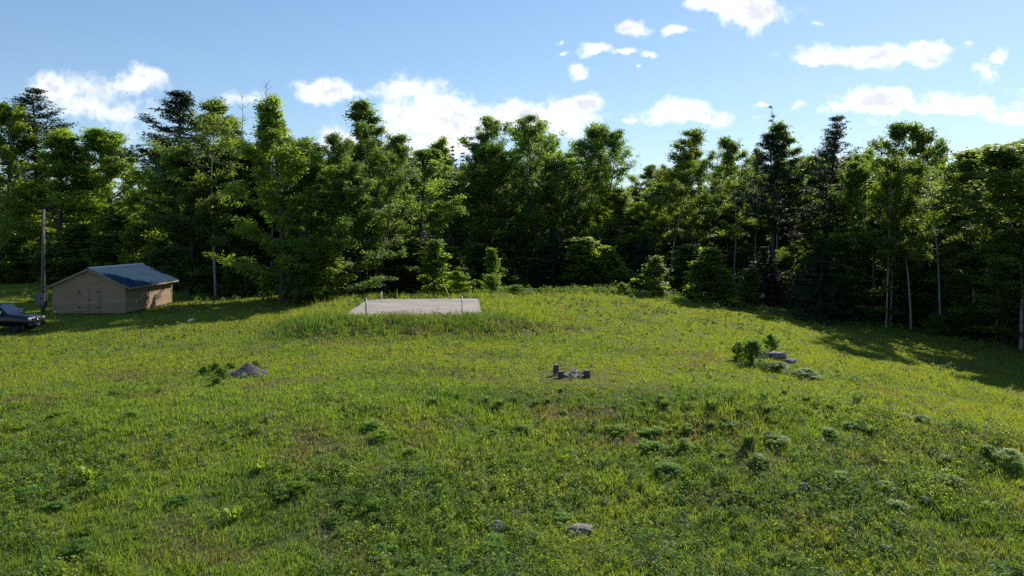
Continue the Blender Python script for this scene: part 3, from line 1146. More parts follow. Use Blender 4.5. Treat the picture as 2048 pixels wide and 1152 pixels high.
def build_pit():
    x, y, z = PIT
    end, _, _ = mat('sawn_log_end', (.17, .15, .135), .9)

    def stump(px, py, h, r, seed, label):
        sx, sy, sz = at(px, py)
        e = empty('log_stump', label, 'stump', (sx, sy, sz), group='log stumps round the fire pit')
        rs = np.random.RandomState(seed)
        n = 20
        k = 1 + .08 * np.sin(np.arange(n) * 2 * PI / n * 3 + seed) + rs.normal(0, .02, n)
        bm = bmesh.new()
        rows = [[bm.verts.new((r * f * k[j] * math.cos(2 * PI * j / n), r * f * k[j] * math.sin(2 * PI * j / n), zz)) for j in range(n)] for (zz, f) in ((-.05, 1.12), (.08, 1.04), (h * .6, .99), (h, .97))]
        for a, c in zip(rows[:-1], rows[1:]):
            for j in range(n):
                bm.faces.new((a[j], a[(j + 1) % n], c[(j + 1) % n], c[j]))
        bm.faces.new(rows[-1])
        me = bpy.data.meshes.new('bark_log')
        bm.to_mesh(me)
        bm.free()
        link('log', me, M['bark'], e)
        MB().tube([(0, 0, h - .01), (0, 0, h + .006)], r * .86, 20).build('cut_face', end, e)
    stump(1112, 751, .52, .135, 1, 'tallest of the dark log stumps by the fire pit')
    stump(1121.5, 757, .34, .135, 2, 'short dark log stump in front of the tallest stump by the fire pit')
    stump(1174, 756, .37, .150, 3, 'thick dark log stump standing apart across the fire pit from the other two')
    # ring of stones with ash and charred wood
    e = empty('fire_pit', 'ring of pale stones with ash and charred sticks between the log stumps', 'fire pit', (x, y, z))
    rs = np.random.RandomState(7)
    for i in range(15):
        a = 2 * PI * i / 15 + rs.uniform(-.1, .1)
        s = rs.uniform(.10, .17)
        o = link('ring_stone', rock_mesh('ring_stone', s * 1.2, s, s * .75, 30 + i, 2), M['stone'], e, (.62 * math.cos(a), .62 * math.sin(a) * .95, s * .3))
        o.rotation_euler = (0, 0, rs.uniform(0, 3))
    ash = noisy('ash', (.12, .11, .105), (.38, .35, .33), 7, 1)
    MB().tube([(0, 0, -.02), (0, 0, .035)], .56, 24).build('ash_bed', ash, e)
    for i in range(7):
        a = rs.uniform(0, PI)
        l = rs.uniform(.25, .5)
        c, s = math.cos(a) * l, math.sin(a) * l
        cx, cy = rs.uniform(-.2, .2, 2)
        MB().tube([(cx - c, cy - s, .06), (cx + c, cy + s, .10 + rs.uniform(0, .15))], rs.uniform(.025, .05), 7).build('stick', M['bark'] if i % 3 else M['pale_bark'], e)


build_pit()

# ------------------------------------------------------------------ trees
def unit(v):
    return v / (np.linalg.norm(v) + 1e-9)


def bend_line(p0, d, length, n, up, rs, wob=.12):
    """polyline that starts along d and curves towards up (positive) or droops (negative)"""
    pts = [np.array(p0, float)]
    d = unit(np.array(d, float))
    for i in range(n):
        d = unit(d + np.array([0, 0, up / n]) + rs.normal(0, wob, 3))
        pts.append(pts[-1] + d * length / n)
    return np.array(pts)


class Tree:
    def __init__(s, seed):
        s.rs = np.random.RandomState(seed)
        s.V, s.P, s.off = [], [], 0
        s.cl = []            # leaf clump centres: x, y, z, spread, outward x, y, z

    def tube(s, pts, rad, n=6):
        V, P = tube_arr(pts, rad, n)
        s.V.append(V)
        s.P.append(np.array(P) + s.off)
        s.off += len(V)

    def clump(s, p, spread, out):
        s.cl.append((*p, spread, *out))

    def wood_mesh(s, name):
        return arr_mesh(name, np.concatenate(s.V), [np.concatenate(s.P)], None, True)

    def leaf_mesh(s, name, total, size, aspect=.62, up=.55, flat=.55, clumpvar=.5):
        rs = s.rs
        cl = np.array(s.cl)
        w = cl[:, 3] ** 2
        cnt = np.maximum(3, (w / w.sum() * total)).astype(int)
        i = np.repeat(np.arange(len(cl)), cnt)
        n = len(i)
        off = rs.normal(0, 1, (n, 3)) * cl[i, 3][:, None] * .55
        off[:, 2] *= flat
        c = cl[i, :3] + off
        cv = rs.rand(len(cl))
        var = np.clip(cv[i] * clumpvar + rs.rand(n) * (1 - clumpvar), 0, 1)
        sz = rs.uniform(size[0], size[1], n)
        out = cl[i, 4:7] + off * .8
        bn = cl[:, 4:7] * .55 + np.array([0, 0, up]) + rs.normal(0, .38, (len(cl), 3))
        bn /= np.linalg.norm(bn, axis=1)[:, None]
        V, f, va = leaf_quads(c, out, up, sz, aspect, rs, var, bn[i] + off * .35)
        return arr_mesh(name, V, [f], {'var': va})


def broadleaf(seed, H, Rad, cb=.25, nl=26, prof=None, lift=(.25, .9), leaf=15000, size=(.14, .27), multi=1, spread=.55, trunk_r=None, lean=0.0, twig=4, flat=.55, up=.55, gap=.16):
    t = Tree(seed)
    rs = t.rs
    prof = prof or (lambda q: math.sin(PI * min(1, .18 + .82 * q) ** .9) ** .7)
    tr = trunk_r or H * .0135
    stems = []
    for k in range(multi):
        a = 2 * PI * k / multi + rs.uniform(0, 1)
        if multi == 1:
            d = (lean + rs.normal(0, .02), rs.normal(0, .02), 1)
            stems.append((bend_line((0, 0, -.3), d, H * .97, 9, .25, rs, .035), H, tr))
        else:
            d = (math.cos(a) * .42, math.sin(a) * .30, 1)
            hh = H * (1 if k == 0 else rs.uniform(.82, .97))
            stems.append((bend_line((0, 0, -.3), d, hh, 9, .45, rs, .04), hh, tr * .8))
    for (st, hh, r0) in stems:
        rad = r0 * (1 - np.linspace(0, 1, len(st)) ** .9 * .93)
        t.tube(st, rad, 8)
        n = max(8, int(nl / (1 if multi == 1 else multi * .62)))
        az = rs.uniform(0, 6.28)
        for i in range(n):
            q = (i + rs.uniform(.1, .9)) / n
            tt = cb + (1 - cb) * q * .985
            f = tt * (len(st) - 1)
            j = min(int(f), len(st) - 2)
            p = st[j] + (st[j + 1] - st[j]) * (f - j)
            az += 2.4 + rs.normal(0, .35)
            if rs.rand() < gap and .08 < q < .78:
                continue
            L = Rad * (.78 if multi > 1 else 1) * max(.16, prof(q)) * rs.uniform(.55, 1.28)
            el = lift[0] + (lift[1] - lift[0]) * q + rs.normal(0, .14)
            d = np.array([math.cos(az) * math.cos(el), math.sin(az) * math.cos(el), math.sin(el)])
            ln = bend_line(p, d, L, 4, .16, rs, .12)
            rr = max(.012, r0 * (1 - tt) * .55 + .012)
            t.tube(ln, np.linspace(rr, .008, len(ln)), 5)
            o = unit(np.array([d[0], d[1], .3]))
            for u in (.45, .62, .80, 1.0):
                if u * L > .35:
                    g = u * 4
                    j2 = min(int(g), 3)
                    c = ln[j2] + (ln[j2 + 1] - ln[j2]) * (g - j2)
                    t.clump(c, spread * rs.uniform(.6, 1.1), o)
            if rs.rand() < .75 and L > .5 and q < .9:
                sh = bend_line(ln[-1], d * .6 + np.array([rs.normal(0, .25), rs.normal(0, .25), .9]), rs.uniform(.3, .9) * min(1, L * .4 + .2), 3, .5, rs, .1)
                t.tube(sh, [.012, .009, .006, .004], 3)
                for c in sh[1:]:
                    t.clump(c, spread * rs.uniform(.30, .55), o)
            for k in range(twig):
                u = rs.uniform(.35, .95)
                g = u * 4
                j2 = min(int(g), 3)
                c = ln[j2] + (ln[j2 + 1] - ln[j2]) * (g - j2)
                sa = rs.choice([-1, 1]) * rs.uniform(.5, 1.1)
                dd = np.array([d[0] * math.cos(sa) - d[1] * math.sin(sa), d[0] * math.sin(sa) + d[1] * math.cos(sa), d[2] + rs.uniform(-.1, .5)])
                tw = bend_line(c, dd, L * rs.uniform(.25, .45), 2, .2, rs, .1)
                if L > .8:
                    t.tube(tw, [.014, .01, .005], 3)
                t.clump(tw[-1], spread * rs.uniform(.55, 1.0), o)
                t.clump(tw[1], spread * rs.uniform(.4, .8), o)
        for c in (0, .35, .7, 1.1):
            t.clump(st[-1] + [rs.normal(0, .08), rs.normal(0, .08), -c], spread * (.25 + .35 * c), np.array([0, 0, 1.]))
    return t.wood_mesh('trunk'), t.leaf_mesh('crown', int(leaf * 1.3), (size[0] * .92, size[1] * .98), .62, up, flat), H


def pine(seed, H, Rad, cb=.35, leaf=15000):
    t = Tree(seed)
    rs = t.rs
    st = bend_line((0, 0, -.3), (rs.normal(0, .01), 0, 1), H, 8, .2, rs, .015)
    t.tube(st, H * .014 * (1 - np.linspace(0, 1, 9) * .93), 8)
    z = cb * H
    while z < H * .985:
        q = (z / H - cb) / (1 - cb)
        for k in range(rs.randint(4, 7)):
            a = rs.uniform(0, 2 * PI)
            L = Rad * (1.05 - q) ** .75 * rs.uniform(.55, 1.15) * (1 if q > .12 else .7)
            el = .12 + .65 * q + rs.normal(0, .1)
            d = np.array([math.cos(a) * math.cos(el), math.sin(a) * math.cos(el), math.sin(el)])
            p = np.array([np.interp(z, st[:, 2], st[:, 0]), np.interp(z, st[:, 2], st[:, 1]), z])
            ln = bend_line(p, d, max(L, .5), 4, .35, rs, .07)
            t.tube(ln, np.linspace(.045 * (1 - q) + .012, .008, 5), 4)
            o = unit(np.array([d[0], d[1], .5]))
            for u in np.arange(.3, 1.01, .35 / max(L, .6)):
                g = u * 4
                j2 = min(int(g), 3)
                c = ln[j2] + (ln[j2 + 1] - ln[j2]) * (g - j2)
                side = np.array([-d[1], d[0], 0]) * rs.uniform(-.5, .5) * (1.1 - u * .6) * min(1.3, L * .5)
                t.clump(c + side + [0, 0, .08], rs.uniform(.24, .42), o)
        z += H * .03 * rs.uniform(.8, 1.4)
    t.clump(st[-1], .3, np.array([0, 0, 1.]))
    return t.wood_mesh('trunk'), t.leaf_mesh('crown', leaf, (.20, .38), .26, .35, .42), H


def spruce(seed, H, Rad, cb=.04, leaf=11000, power=.85):
    t = Tree(seed)
    rs = t.rs
    st = bend_line((0, 0, -.3), (0, 0, 1), H, 6, .2, rs, .01)
    t.tube(st, H * .013 * (1 - np.linspace(0, 1, 7) * .95), 7)
    z = cb * H
    while z < H * .98:
        q = (z / H - cb) / (1 - cb)
        for k in range(6):
            a = rs.uniform(0, 2 * PI)
            L = max(.12, Rad * (1.0 - q) ** power * rs.uniform(.65, 1.15))
            d = np.array([math.cos(a), math.sin(a), -.12 + .5 * q])
            ln = bend_line((0, 0, z), d, L, 3, -.12, rs, .05)
            t.tube(ln, np.linspace(.022, .006, 4), 3)
            o = unit(np.array([d[0], d[1], .1]))
            for u in np.arange(.35, 1.01, .30 / max(L, .4)):
                g = u * 3
                j2 = min(int(g), 2)
                c = ln[j2] + (ln[j2 + 1] - ln[j2]) * (g - j2)
                t.clump(c, rs.uniform(.16, .28), o)
        z += H * .028 * rs.uniform(.8, 1.2)
    t.clump(st[-1], .12, np.array([0, 0, 1.]))
    return t.wood_mesh('trunk'), t.leaf_mesh('crown', leaf, (.14, .28), .30, .25, .45), H


def snag(seed, H, twigs=26, dens=0, spire=False):
    t = Tree(seed)
    rs = t.rs
    st = bend_line((0, 0, -.3), (rs.normal(0, .02), 0, 1), H, 8, .1, rs, .03)
    t.tube(st, .13 * (1 - np.linspace(0, 1, 9) * .93), 6)
    for i in range(twigs):
        q = rs.uniform(.45, .98)
        z = q * H
        a = rs.uniform(0, 2 * PI)
        L = (1.15 - q) * H * (.12 if spire else .2) * rs.uniform(.5, 1.2)
        p = [np.interp(z, st[:, 2], st[:, 0]), np.interp(z, st[:, 2], st[:, 1]), z]
        ln = bend_line(p, (math.cos(a), math.sin(a), .2 if spire else .9), L, 3, .3, rs, .12)
        t.tube(ln, [.022, .016, .011, .006], 4)
        for k in range(2):
            tw = bend_line(ln[rs.randint(1, 3)], rs.normal(0, 1, 3) + [0, 0, .5], L * .4, 2, .1, rs, .1)
            t.tube(tw, [.010, .007, .004], 3)
        if dens and rs.rand() < dens:
            t.clump(ln[-1], .25, np.array([0, 0, 1.]))
    return t.wood_mesh('trunk'), (t.leaf_mesh('crown', 900, (.10, .2), .4) if dens else None), H


round_p = lambda q: max(.12, math.sin(PI * (.14 + .83 * q)) ** .6 * (1 - .3 * q))
cone_p = lambda q: max(.10, (1 - q) ** .62 * min(1, .5 + 2.2 * q))
top_p = lambda q: max(.10, min(1, .40 + 1.1 * q) * (1 - (max(0, q - .55) / .45) ** 1.3 * .84))
PROTO = {
    'maple': [broadleaf(11, 16, 4.2, .05, 44, round_p, leaf=24000), broadleaf(12, 17, 4.4, .03, 50, cone_p, leaf=25000), broadleaf(13, 15, 4.0, .08, 40, round_p, leaf=21000, spread=.5), broadleaf(14, 18, 4.2, .10, 46, top_p, leaf=23000), broadleaf(15, 17, 3.8, .06, 46, cone_p, (.3, .95), leaf=22000, spread=.48), broadleaf(16, 16, 4.3, .12, 40, top_p, (.3, 1.0), leaf=22000, spread=.6)],
    'spreading': [broadleaf(21, 21, 6.2, .16, 84, top_p, (.3, .95), 60000, multi=4, spread=.62, trunk_r=.28), broadleaf(22, 20, 5.6, .18, 72, top_p, (.3, .95), 52000, multi=3, spread=.62, trunk_r=.26)],
    'aspen': [broadleaf(31, 19, 2.9, .28, 34, top_p, (.3, .85), 14000, (.12, .23), spread=.46, trunk_r=.10, flat=.75, up=.2, gap=.24), broadleaf(32, 20, 3.2, .34, 32, round_p, (.3, .85), 14000, (.12, .23), spread=.48, trunk_r=.11, flat=.75, up=.2, gap=.24), broadleaf(33, 18, 2.6, .42, 26, round_p, (.3, .85), 10500, (.12, .23), spread=.44, trunk_r=.10, flat=.75, up=.2, gap=.24), broadleaf(34, 20, 3.0, .22, 40, cone_p, (.35, .95), 15000, (.12, .23), spread=.44, trunk_r=.11, flat=.8, up=.2, gap=.24), broadleaf(35, 19, 2.8, .45, 28, top_p, (.3, .85), 10500, (.12, .23), spread=.42, trunk_r=.10, flat=.75, up=.2, gap=.24)],
    'birch': [broadleaf(91, 19, 2.8, .34, 36, top_p, (.3, .85), 11500, (.12, .23), spread=.46, trunk_r=.08, flat=.75, up=.2, gap=.2), broadleaf(92, 18, 2.9, .36, 34, round_p, (.3, .85), 10500, (.12, .23), spread=.46, trunk_r=.08, flat=.75, up=.2, gap=.2, lean=.06), broadleaf(93, 19, 2.7, .32, 38, top_p, (.5, 1.25), 11500, (.12, .23), spread=.44, trunk_r=.075, flat=.75, up=.2, gap=.2, lean=-.04)],
    'pine': [pine(41, 22, 4.6), pine(42, 20, 4.0, .42), pine(43, 19, 3.4, .5, 11000)],
    'spruce': [spruce(51, 16, 2.9), spruce(52, 9, 2.2), spruce(53, 18, 2.6, power=1.1)],
    'sapling': [broadleaf(61, 5, 1.25, .05, 22, cone_p, (.6, 1.2), 4200, (.12, .24), spread=.36, trunk_r=.045, twig=2), broadleaf(62, 4.5, 1.5, .05, 22, round_p, (.6, 1.2), 4500, (.12, .24), spread=.38, trunk_r=.045, twig=2), broadleaf(63, 6, 1.2, .08, 24, cone_p, (.7, 1.3), 4600, (.12, .24), spread=.36, trunk_r=.05, twig=2)],
    'bush': [broadleaf(71, 2.4, 1.4, .02, 34, round_p, (.5, 1.2), 5200, (.07, .15), spread=.26, trunk_r=.03, twig=4, flat=.9, up=.4), broadleaf(72, 2.0, 1.25, .02, 32, round_p, (.6, 1.2), 4800, (.07, .15), spread=.24, trunk_r=.03, twig=4, flat=.9, up=.4)],
    'snag': [snag(81, 19), snag(82, 20, 34)],
    'spire': [snag(83, 19, 60, .35, True)],
}
BARK = {'birch': 'white_bark', 'maple': 'bark', 'spreading': 'bark', 'aspen': 'pale_bark', 'pine': 'bark', 'spruce': 'bark', 'sapling': 'bark', 'bush': 'bark', 'snag': 'dead_bark', 'spire': 'dead_bark'}
LEAF = {'birch': 'aspen_leaf', 'maple': 'leaf', 'spreading': 'leaf', 'aspen': 'aspen_leaf', 'pine': 'needle', 'spruce': 'spruce', 'sapling': 'leaf', 'bush': 'leaf', 'snag': None, 'spire': 'spruce'}
NAME = {'birch': 'birch_tree', 'maple': 'maple_tree', 'spreading': 'maple_tree', 'aspen': 'aspen_tree', 'pine': 'pine_tree', 'spruce': 'spruce_tree', 'sapling': 'sapling', 'bush': 'shrub', 'snag': 'dead_tree', 'spire': 'dead_tree'}
CAT = {'sapling': 'sapling', 'bush': 'shrub'}
for k, lst in PROTO.items():
    for (tm, cm, h) in lst:
        tm.materials.append(M[BARK[k]])
        if cm:
            cm.materials.append(M[LEAF[k]])
_tr = np.random.RandomState(77)


def plant(kind, var, X, Y, H, width=None, tint=(1, 1, 1), label='', group=None, rz=None, sink=.05):
    """one tree: an Empty at its foot with a trunk and a crown"""
    lst = PROTO[kind]
    tm, cm, h0 = lst[var % len(lst)]
    s = H / h0
    if width:
        co = np.zeros(len((cm or tm).vertices) * 3, np.float32)
        (cm or tm).vertices.foreach_get('co', co)
        co = co.reshape(-1, 3)
        w0 = np.percentile(np.hypot(co[:, 0], co[:, 1]), 85) * 2
        sw = width / w0
    else:
        sw = s
    e = empty(NAME[kind], label, CAT.get(kind, 'tree'), (X, Y, T(X, Y) - sink), _tr.uniform(0, 2 * PI) if rz is None else rz, group)
    e.scale = (sw, sw, s)
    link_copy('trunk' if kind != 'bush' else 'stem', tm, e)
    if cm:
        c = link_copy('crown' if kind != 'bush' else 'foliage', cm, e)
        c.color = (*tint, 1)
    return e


def link_copy(name, me, parent):
    o = bpy.data.objects.new(name, me)
    C.objects.link(o)
    o.parent = parent
    return o


def front(kind, var, px, top, Y, wpx, label, tint=(1, 1, 1), rz=None):
    """a tree of the forest edge: column and treetop row surveyed on the photo, distance Y"""
    X = (px - 1024) * Y / F
    H = HC + (HZ - top) * Y / F - T(X, Y)
    return plant(kind, var, X, Y, H, wpx * (1.38 if Y > 84 or H > 12 else 1.15) * Y / F if wpx else None, tint, label, rz=rz)


LT = (1.28, 1.2, .85)     # yellow-green foliage tint, raised so that dim crowns look sunlit
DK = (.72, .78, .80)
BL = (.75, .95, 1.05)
EDGE = [
    # behind the shed
    ('maple', 0, 2, 196, 108, 96, 'tall leafy maple behind the truck, first from the picture edge', LT),
    ('pine', 0, 82, 176, 112, 118, 'dark pine whose top rises behind the maples above the pole', (1, 1, 1)),
    ('maple', 1, 108, 256, 106, 120, 'bright maple directly behind the utility pole', LT),
    ('maple', 2, 168, 262, 109, 95, 'maple with the low rounded top between pole and shed', (1.15, 1.15, .9)),
    ('maple', 3, 235, 252, 107, 105, 'green maple straight behind the apex of the shed', (1.1, 1.1, .9)),
    ('maple', 0, 312, 284, 104, 95, 'round maple behind the far end of the shed roof', LT),
    ('pine', 1, 352, 186, 96, 118, 'dark pine with plumed top rising just past the shed roof', (.9, .95, 1)),
    # block of trees between shed and slab
    ('aspen', 0, 432, 178, 76, 96, 'tall aspen next to the dark pine past the shed', (1, 1, 1)),
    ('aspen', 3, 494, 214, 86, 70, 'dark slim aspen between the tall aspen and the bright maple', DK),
    ('maple', 1, 562, 190, 69, 112, 'tall bright maple leafed from top to low, between shed and slab', LT),
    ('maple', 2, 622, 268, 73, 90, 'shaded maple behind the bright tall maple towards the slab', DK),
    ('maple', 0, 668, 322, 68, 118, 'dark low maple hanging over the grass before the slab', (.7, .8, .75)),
    ('snag', 0, 490, 165, 82, None, 'bare dead tree whose thin tip stands above the slim dark aspen', (1, 1, 1)),
    ('snag', 1, 541, 160, 82, None, 'bare dead tree whose thin tip stands above the bright maple', (1, 1, 1)),
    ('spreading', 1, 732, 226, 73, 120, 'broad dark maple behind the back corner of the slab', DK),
    ('aspen', 3, 768, 184, 80, 92, 'aspen with a narrow pointed top, tallest tree behind the slab', (.9, .95, .9)),
    ('maple', 3, 838, 288, 86, 96, 'full green maple behind the middle of the slab', (1, 1, .9)),
    # behind slab and crest
    ('maple', 1, 905, 272, 105, 84, 'light green maple behind the white standpipe', LT),
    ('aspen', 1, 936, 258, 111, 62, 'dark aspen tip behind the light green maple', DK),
    ('maple', 0, 968, 280, 107, 84, 'dense maple standing left against the great spreading maple', (.95, 1, .9)),
    ('spreading', 0, 1072, 212, 109, 165, 'great spreading maple with many leaning stems, widest tree beyond the crest', (.9, .95, .9)),
    ('spreading', 1, 1166, 228, 109, 118, 'second spreading maple, leaning away from the great one', (.9, .95, .9)),
    ('maple', 2, 1205, 372, 105, 84, 'low pale maple under the second spreading maple', LT),
    ('aspen', 2, 1262, 322, 118, 62, 'small thin topped aspen in the gap beside the spreading maples', (1.1, 1.1, .9)),
    ('maple', 2, 1290, 362, 106, 80, 'low bright maple filling the skyline gap beyond the crest', LT),
    ('spruce', 0, 1244, 392, 104, 66, 'dark conical spruce below the skyline gap', (1, 1, 1)),
    ('aspen', 1, 1342, 248, 104, 92, 'tall round topped aspen at the edge of the skyline gap', (1, 1, .95)),
    ('aspen', 0, 1388, 282, 104, 70, 'aspen pressed against the tall round topped one', (.9, .95, .85)),
    ('snag', 0, 1411, 268, 107, None, 'bare dead tree between the aspens over the crest', (1, 1, 1)),
    ('aspen', 2, 1428, 300, 110, 50, 'thin aspen with open crown and sky showing through', (.85, .9, .9)),
    ('birch', 1, 1468, 274, 102, 78, 'birch with pale bare trunk and high open crown over the crest', (.9, .95, .85)),
    ('aspen', 2, 1508, 284, 106, 52, 'slim aspen just before the dark pointed spruce', (.85, .9, .85)),
    # the wood on the slope
    ('pine', 1, 1545, 268, 90, 72, 'dark shaggy pine below the bare spire', (.8, .85, .95)),
    ('spire', 0, 1553, 205, 95.6, 40, 'dead bare spire of a spruce, thinnest tip on the skyline', (.8, .9, .9)),
    ('aspen', 3, 1588, 228, 92, 72, 'leafy aspen between the dead spire and the dark round pine', (.85, .9, .8)),
    ('pine', 0, 1652, 236, 89, 88, 'dark round headed pine on the edge of the slope wood', (1, 1, 1)),
    ('maple', 3, 1712, 300, 92, 74, 'yellowish maple filling the dip after the round headed pine', LT),
    ('birch', 0, 1772, 232, 73, 92, 'tall birch with long pale trunk on the slope', (.85, .9, .75)),
    ('aspen', 1, 1822, 282, 72, 80, 'shorter aspen between two taller birches on the slope', (1.05, 1, .75)),
    ('birch', 1, 1884, 240, 69, 96, 'tall birch with a white trunk down to the shaded grass', (.85, .9, .75)),
    ('birch', 2, 1940, 286, 68, 74, 'yellow green birch past the tall white trunked one', (1.1, 1.05, .75)),
    ('aspen', 1, 1992, 270, 65, 80, 'aspen with feathery top near the picture edge', (1.05, 1.05, .75)),
    ('birch', 2, 2042, 276, 60, 96, 'last pale trunked birch cut by the picture edge', (.95, 1, .75)),
]
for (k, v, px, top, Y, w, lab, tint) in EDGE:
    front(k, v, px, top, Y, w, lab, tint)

LOW = [
    ('sapling', 1, 20, 470, 100, 70, 'leafy young tree behind the truck roof', (1, 1, 1)),
    ('sapling', 0, 150, 440, 98, 80, 'bushy sapling showing between the pole and the shed roof', (1, 1, 1)),
    ('sapling', 2, 215, 418, 97, 80, 'tall bushy sapling behind the shed apex', (.9, 1, .9)),
    ('sapling', 1, 270, 440, 95, 80, 'bright sapling over the blue roof ridge', LT),
    ('sapling', 0, 325, 470, 92, 66, 'sapling over the far corner of the blue roof', LT),
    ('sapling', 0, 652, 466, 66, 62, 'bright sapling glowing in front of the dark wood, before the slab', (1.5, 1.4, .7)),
    ('sapling', 2, 590, 440, 66, 44, 'faint slim sapling in the shade beside the glowing one', (.9, 1, .9)),
    ('spruce', 1, 720, 430, 76, 70, 'young spruce behind the back corner of the slab', (1, 1, 1)),
    ('spruce', 1, 778, 400, 79, 80, 'taller young spruce behind the slab', (1, 1, 1)),
    ('spruce', 1, 842, 432, 78, 70, 'young spruce beside the leafy column sapling', (.9, 1, 1)),
    ('sapling', 2, 868, 470, 73, 50, 'slender leafy column sapling behind the slab', (1.25, 1.25, .9)),
    ('sapling', 1, 912, 538, 71.5, 52, 'low bright sapling behind the yellow cable guard', (1.35, 1.3, .8)),
    ('sapling', 0, 985, 490, 80, 34, 'small slim sapling beyond the slab corner', (1.1, 1.1, .85)),
    ('spruce', 1, 1108, 452, 96, 74, 'dark young spruce below the great spreading maple', (.9, 1, 1)),
    ('sapling', 2, 1178, 466, 92, 62, 'bright pointed sapling at the wood edge under the second spreading maple', (1.4, 1.3, .8)),
    ('sapling', 0, 1214, 486, 91, 56, 'bright bushy sapling just past the pointed one at the wood edge', (1.35, 1.3, .8)),
    ('sapling', 2, 1140, 470, 98, 60, 'pale sapling beside the dark young spruce', (1.15, 1.15, .85)),
    ('sapling', 0, 1312, 506, 76, 52, 'upright sapling standing alone at the crest', (1.15, 1.15, .9)),
    ('sapling', 2, 1425, 486, 77, 62, 'tallest of the three leafy saplings beyond the boulder, under the aspens', (1.25, 1.2, .85)),
    ('sapling', 0, 1394, 522, 76, 50, 'slim leafy sapling leaning on the tallest of three beyond the boulder', (1.1, 1.1, .85)),
    ('sapling', 2, 1452, 532, 75.5, 46, 'shortest of the three leafy saplings beyond the boulder', (1.2, 1.15, .8)),
    ('sapling', 2, 1375, 480, 92, 56, 'thin sapling behind the wide leafy one', (1, 1, .9)),
    ('sapling', 0, 1500, 530, 78, 46, 'small sapling where the shaded strip begins', (1, 1, .85)),
    ('spruce', 1, 1640, 470, 76, 110, 'broad dark spruce on the slope under the round headed pine', (.8, .9, .9)),
    ('spruce', 1, 1530, 490, 90, 80, 'dark spruce beside the small sapling by the shaded strip', (.8, .9, .9)),
    ('spruce', 1, 1290, 470, 94, 70, 'low dark spruce behind the lone crest sapling', (.8, .9, .9)),
    ('bush', 0, 1245, 566, 75, 26, 'tiny leafy shrub on the crest, next to the lone sapling', (1.2, 1.2, .9)),
    ('bush', 1, 985, 550, 74, 30, 'small grey green shrub at the far slab corner', (1.1, 1.2, 1.1)),
    ('bush', 0, 1030, 570, 73.5, 44, 'low rounded shrub on the crest beside the slab', (1.15, 1.2, .95)),
]
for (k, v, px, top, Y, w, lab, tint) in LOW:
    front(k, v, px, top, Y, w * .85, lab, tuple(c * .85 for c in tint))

# bushes round the boulder and the heap
for (px, base, hpx, wpx, v, lab, tint) in [
    (1478, 720, 34, 28, 0, 'small dark bush, farthest from the boulder among its three bushes', (.75, .85, .8)),
    (1504, 728, 46, 36, 1, 'twiggy dark bush between the smallest bush and the boulder', (.75, .85, .8)),
    (1543, 710, 40, 36, 0, 'leafy green bush growing directly behind the boulder', (1, 1.1, .8)),
    (1550, 744, 20, 44, 1, 'low dark bush spilling over the front of the boulder', (.75, .85, .75)),
    (1612, 756, 18, 50, 0, 'low grey green bush on the slope just below the boulder', (1.1, 1.2, 1.15)),
    (408, 752, 19, 22, 0, 'leafy bramble farthest from the gravel heap', (.9, 1, .75)),
    (428, 746, 21, 24, 1, 'tall bramble in the patch beside the gravel heap', (1, 1.05, .8)),
    (443, 757, 22, 24, 0, 'dark bramble touching the gravel heap', (.8, .9, .7)),
    (434, 770, 16, 20, 1, 'low bramble in front of the gravel heap', (.75, .85, .7)),
    (461, 740, 16, 20, 1, 'small bramble at the back of the gravel heap, nearer the shed', (.9, 1, .8)),
    (512, 736, 15, 22, 0, 'small weedy bush behind the gravel heap, away from the brambles', (1, 1.05, .8)),
    (2020, 934, 34, 50, 0, 'silvery leaved bush in the sunny grass on the slope', (1.7, 1.55, 2.9)),
    (1975, 916, 26, 30, 1, 'darker bush beside the silvery one on the slope', (1, 1.1, .9)),
]:
    x, y, z = at(px, base)
    plant('bush', v, x, y, hpx * y / F * 1.05, wpx * y / F, tint, lab)


def corridor(x, y):
    """the gap in the wood through which the sun reaches the side wall of the shed"""
    dx, dy = math.sin(SUN_AZ), math.cos(SUN_AZ)
    for (wx, wy) in ((-31.2, 59.5), (-31.5, 62.5), (-31.7, 65.5)):
        t_ = (x - wx) * dx + (y - wy) * dy
        if 0 < t_ < 34 and abs((x - wx) * dy - (y - wy) * dx) < 2.3:
            return True
    return False


# trees that fill the wood behind the edge
def fill(zone, n, pxr, Yr, topf, kinds, label, group, seed, tint=(1, 1, 1)):
    rs = np.random.RandomState(seed)
    for i in range(n):
        px = pxr[0] + (pxr[1] - pxr[0]) * (i + rs.uniform(.1, .9)) / n
        Y = rs.uniform(*Yr)
        k = kinds[rs.randint(len(kinds))]
        X = (px - 1024) * Y / F
        top = topf(px) + rs.uniform(0, 45)
        if corridor(X, Y):
            continue
        H = HC + (HZ - top) * Y / F - T(X, Y)
        tv = rs.uniform(.8, 1.15)
        plant(k, rs.randint(4), X, Y, H, None if k in ('aspen', 'spruce') else rs.uniform(6.5, 10), (tint[0] * tv, tint[1] * tv, tint[2] * tv * .95), label, group)


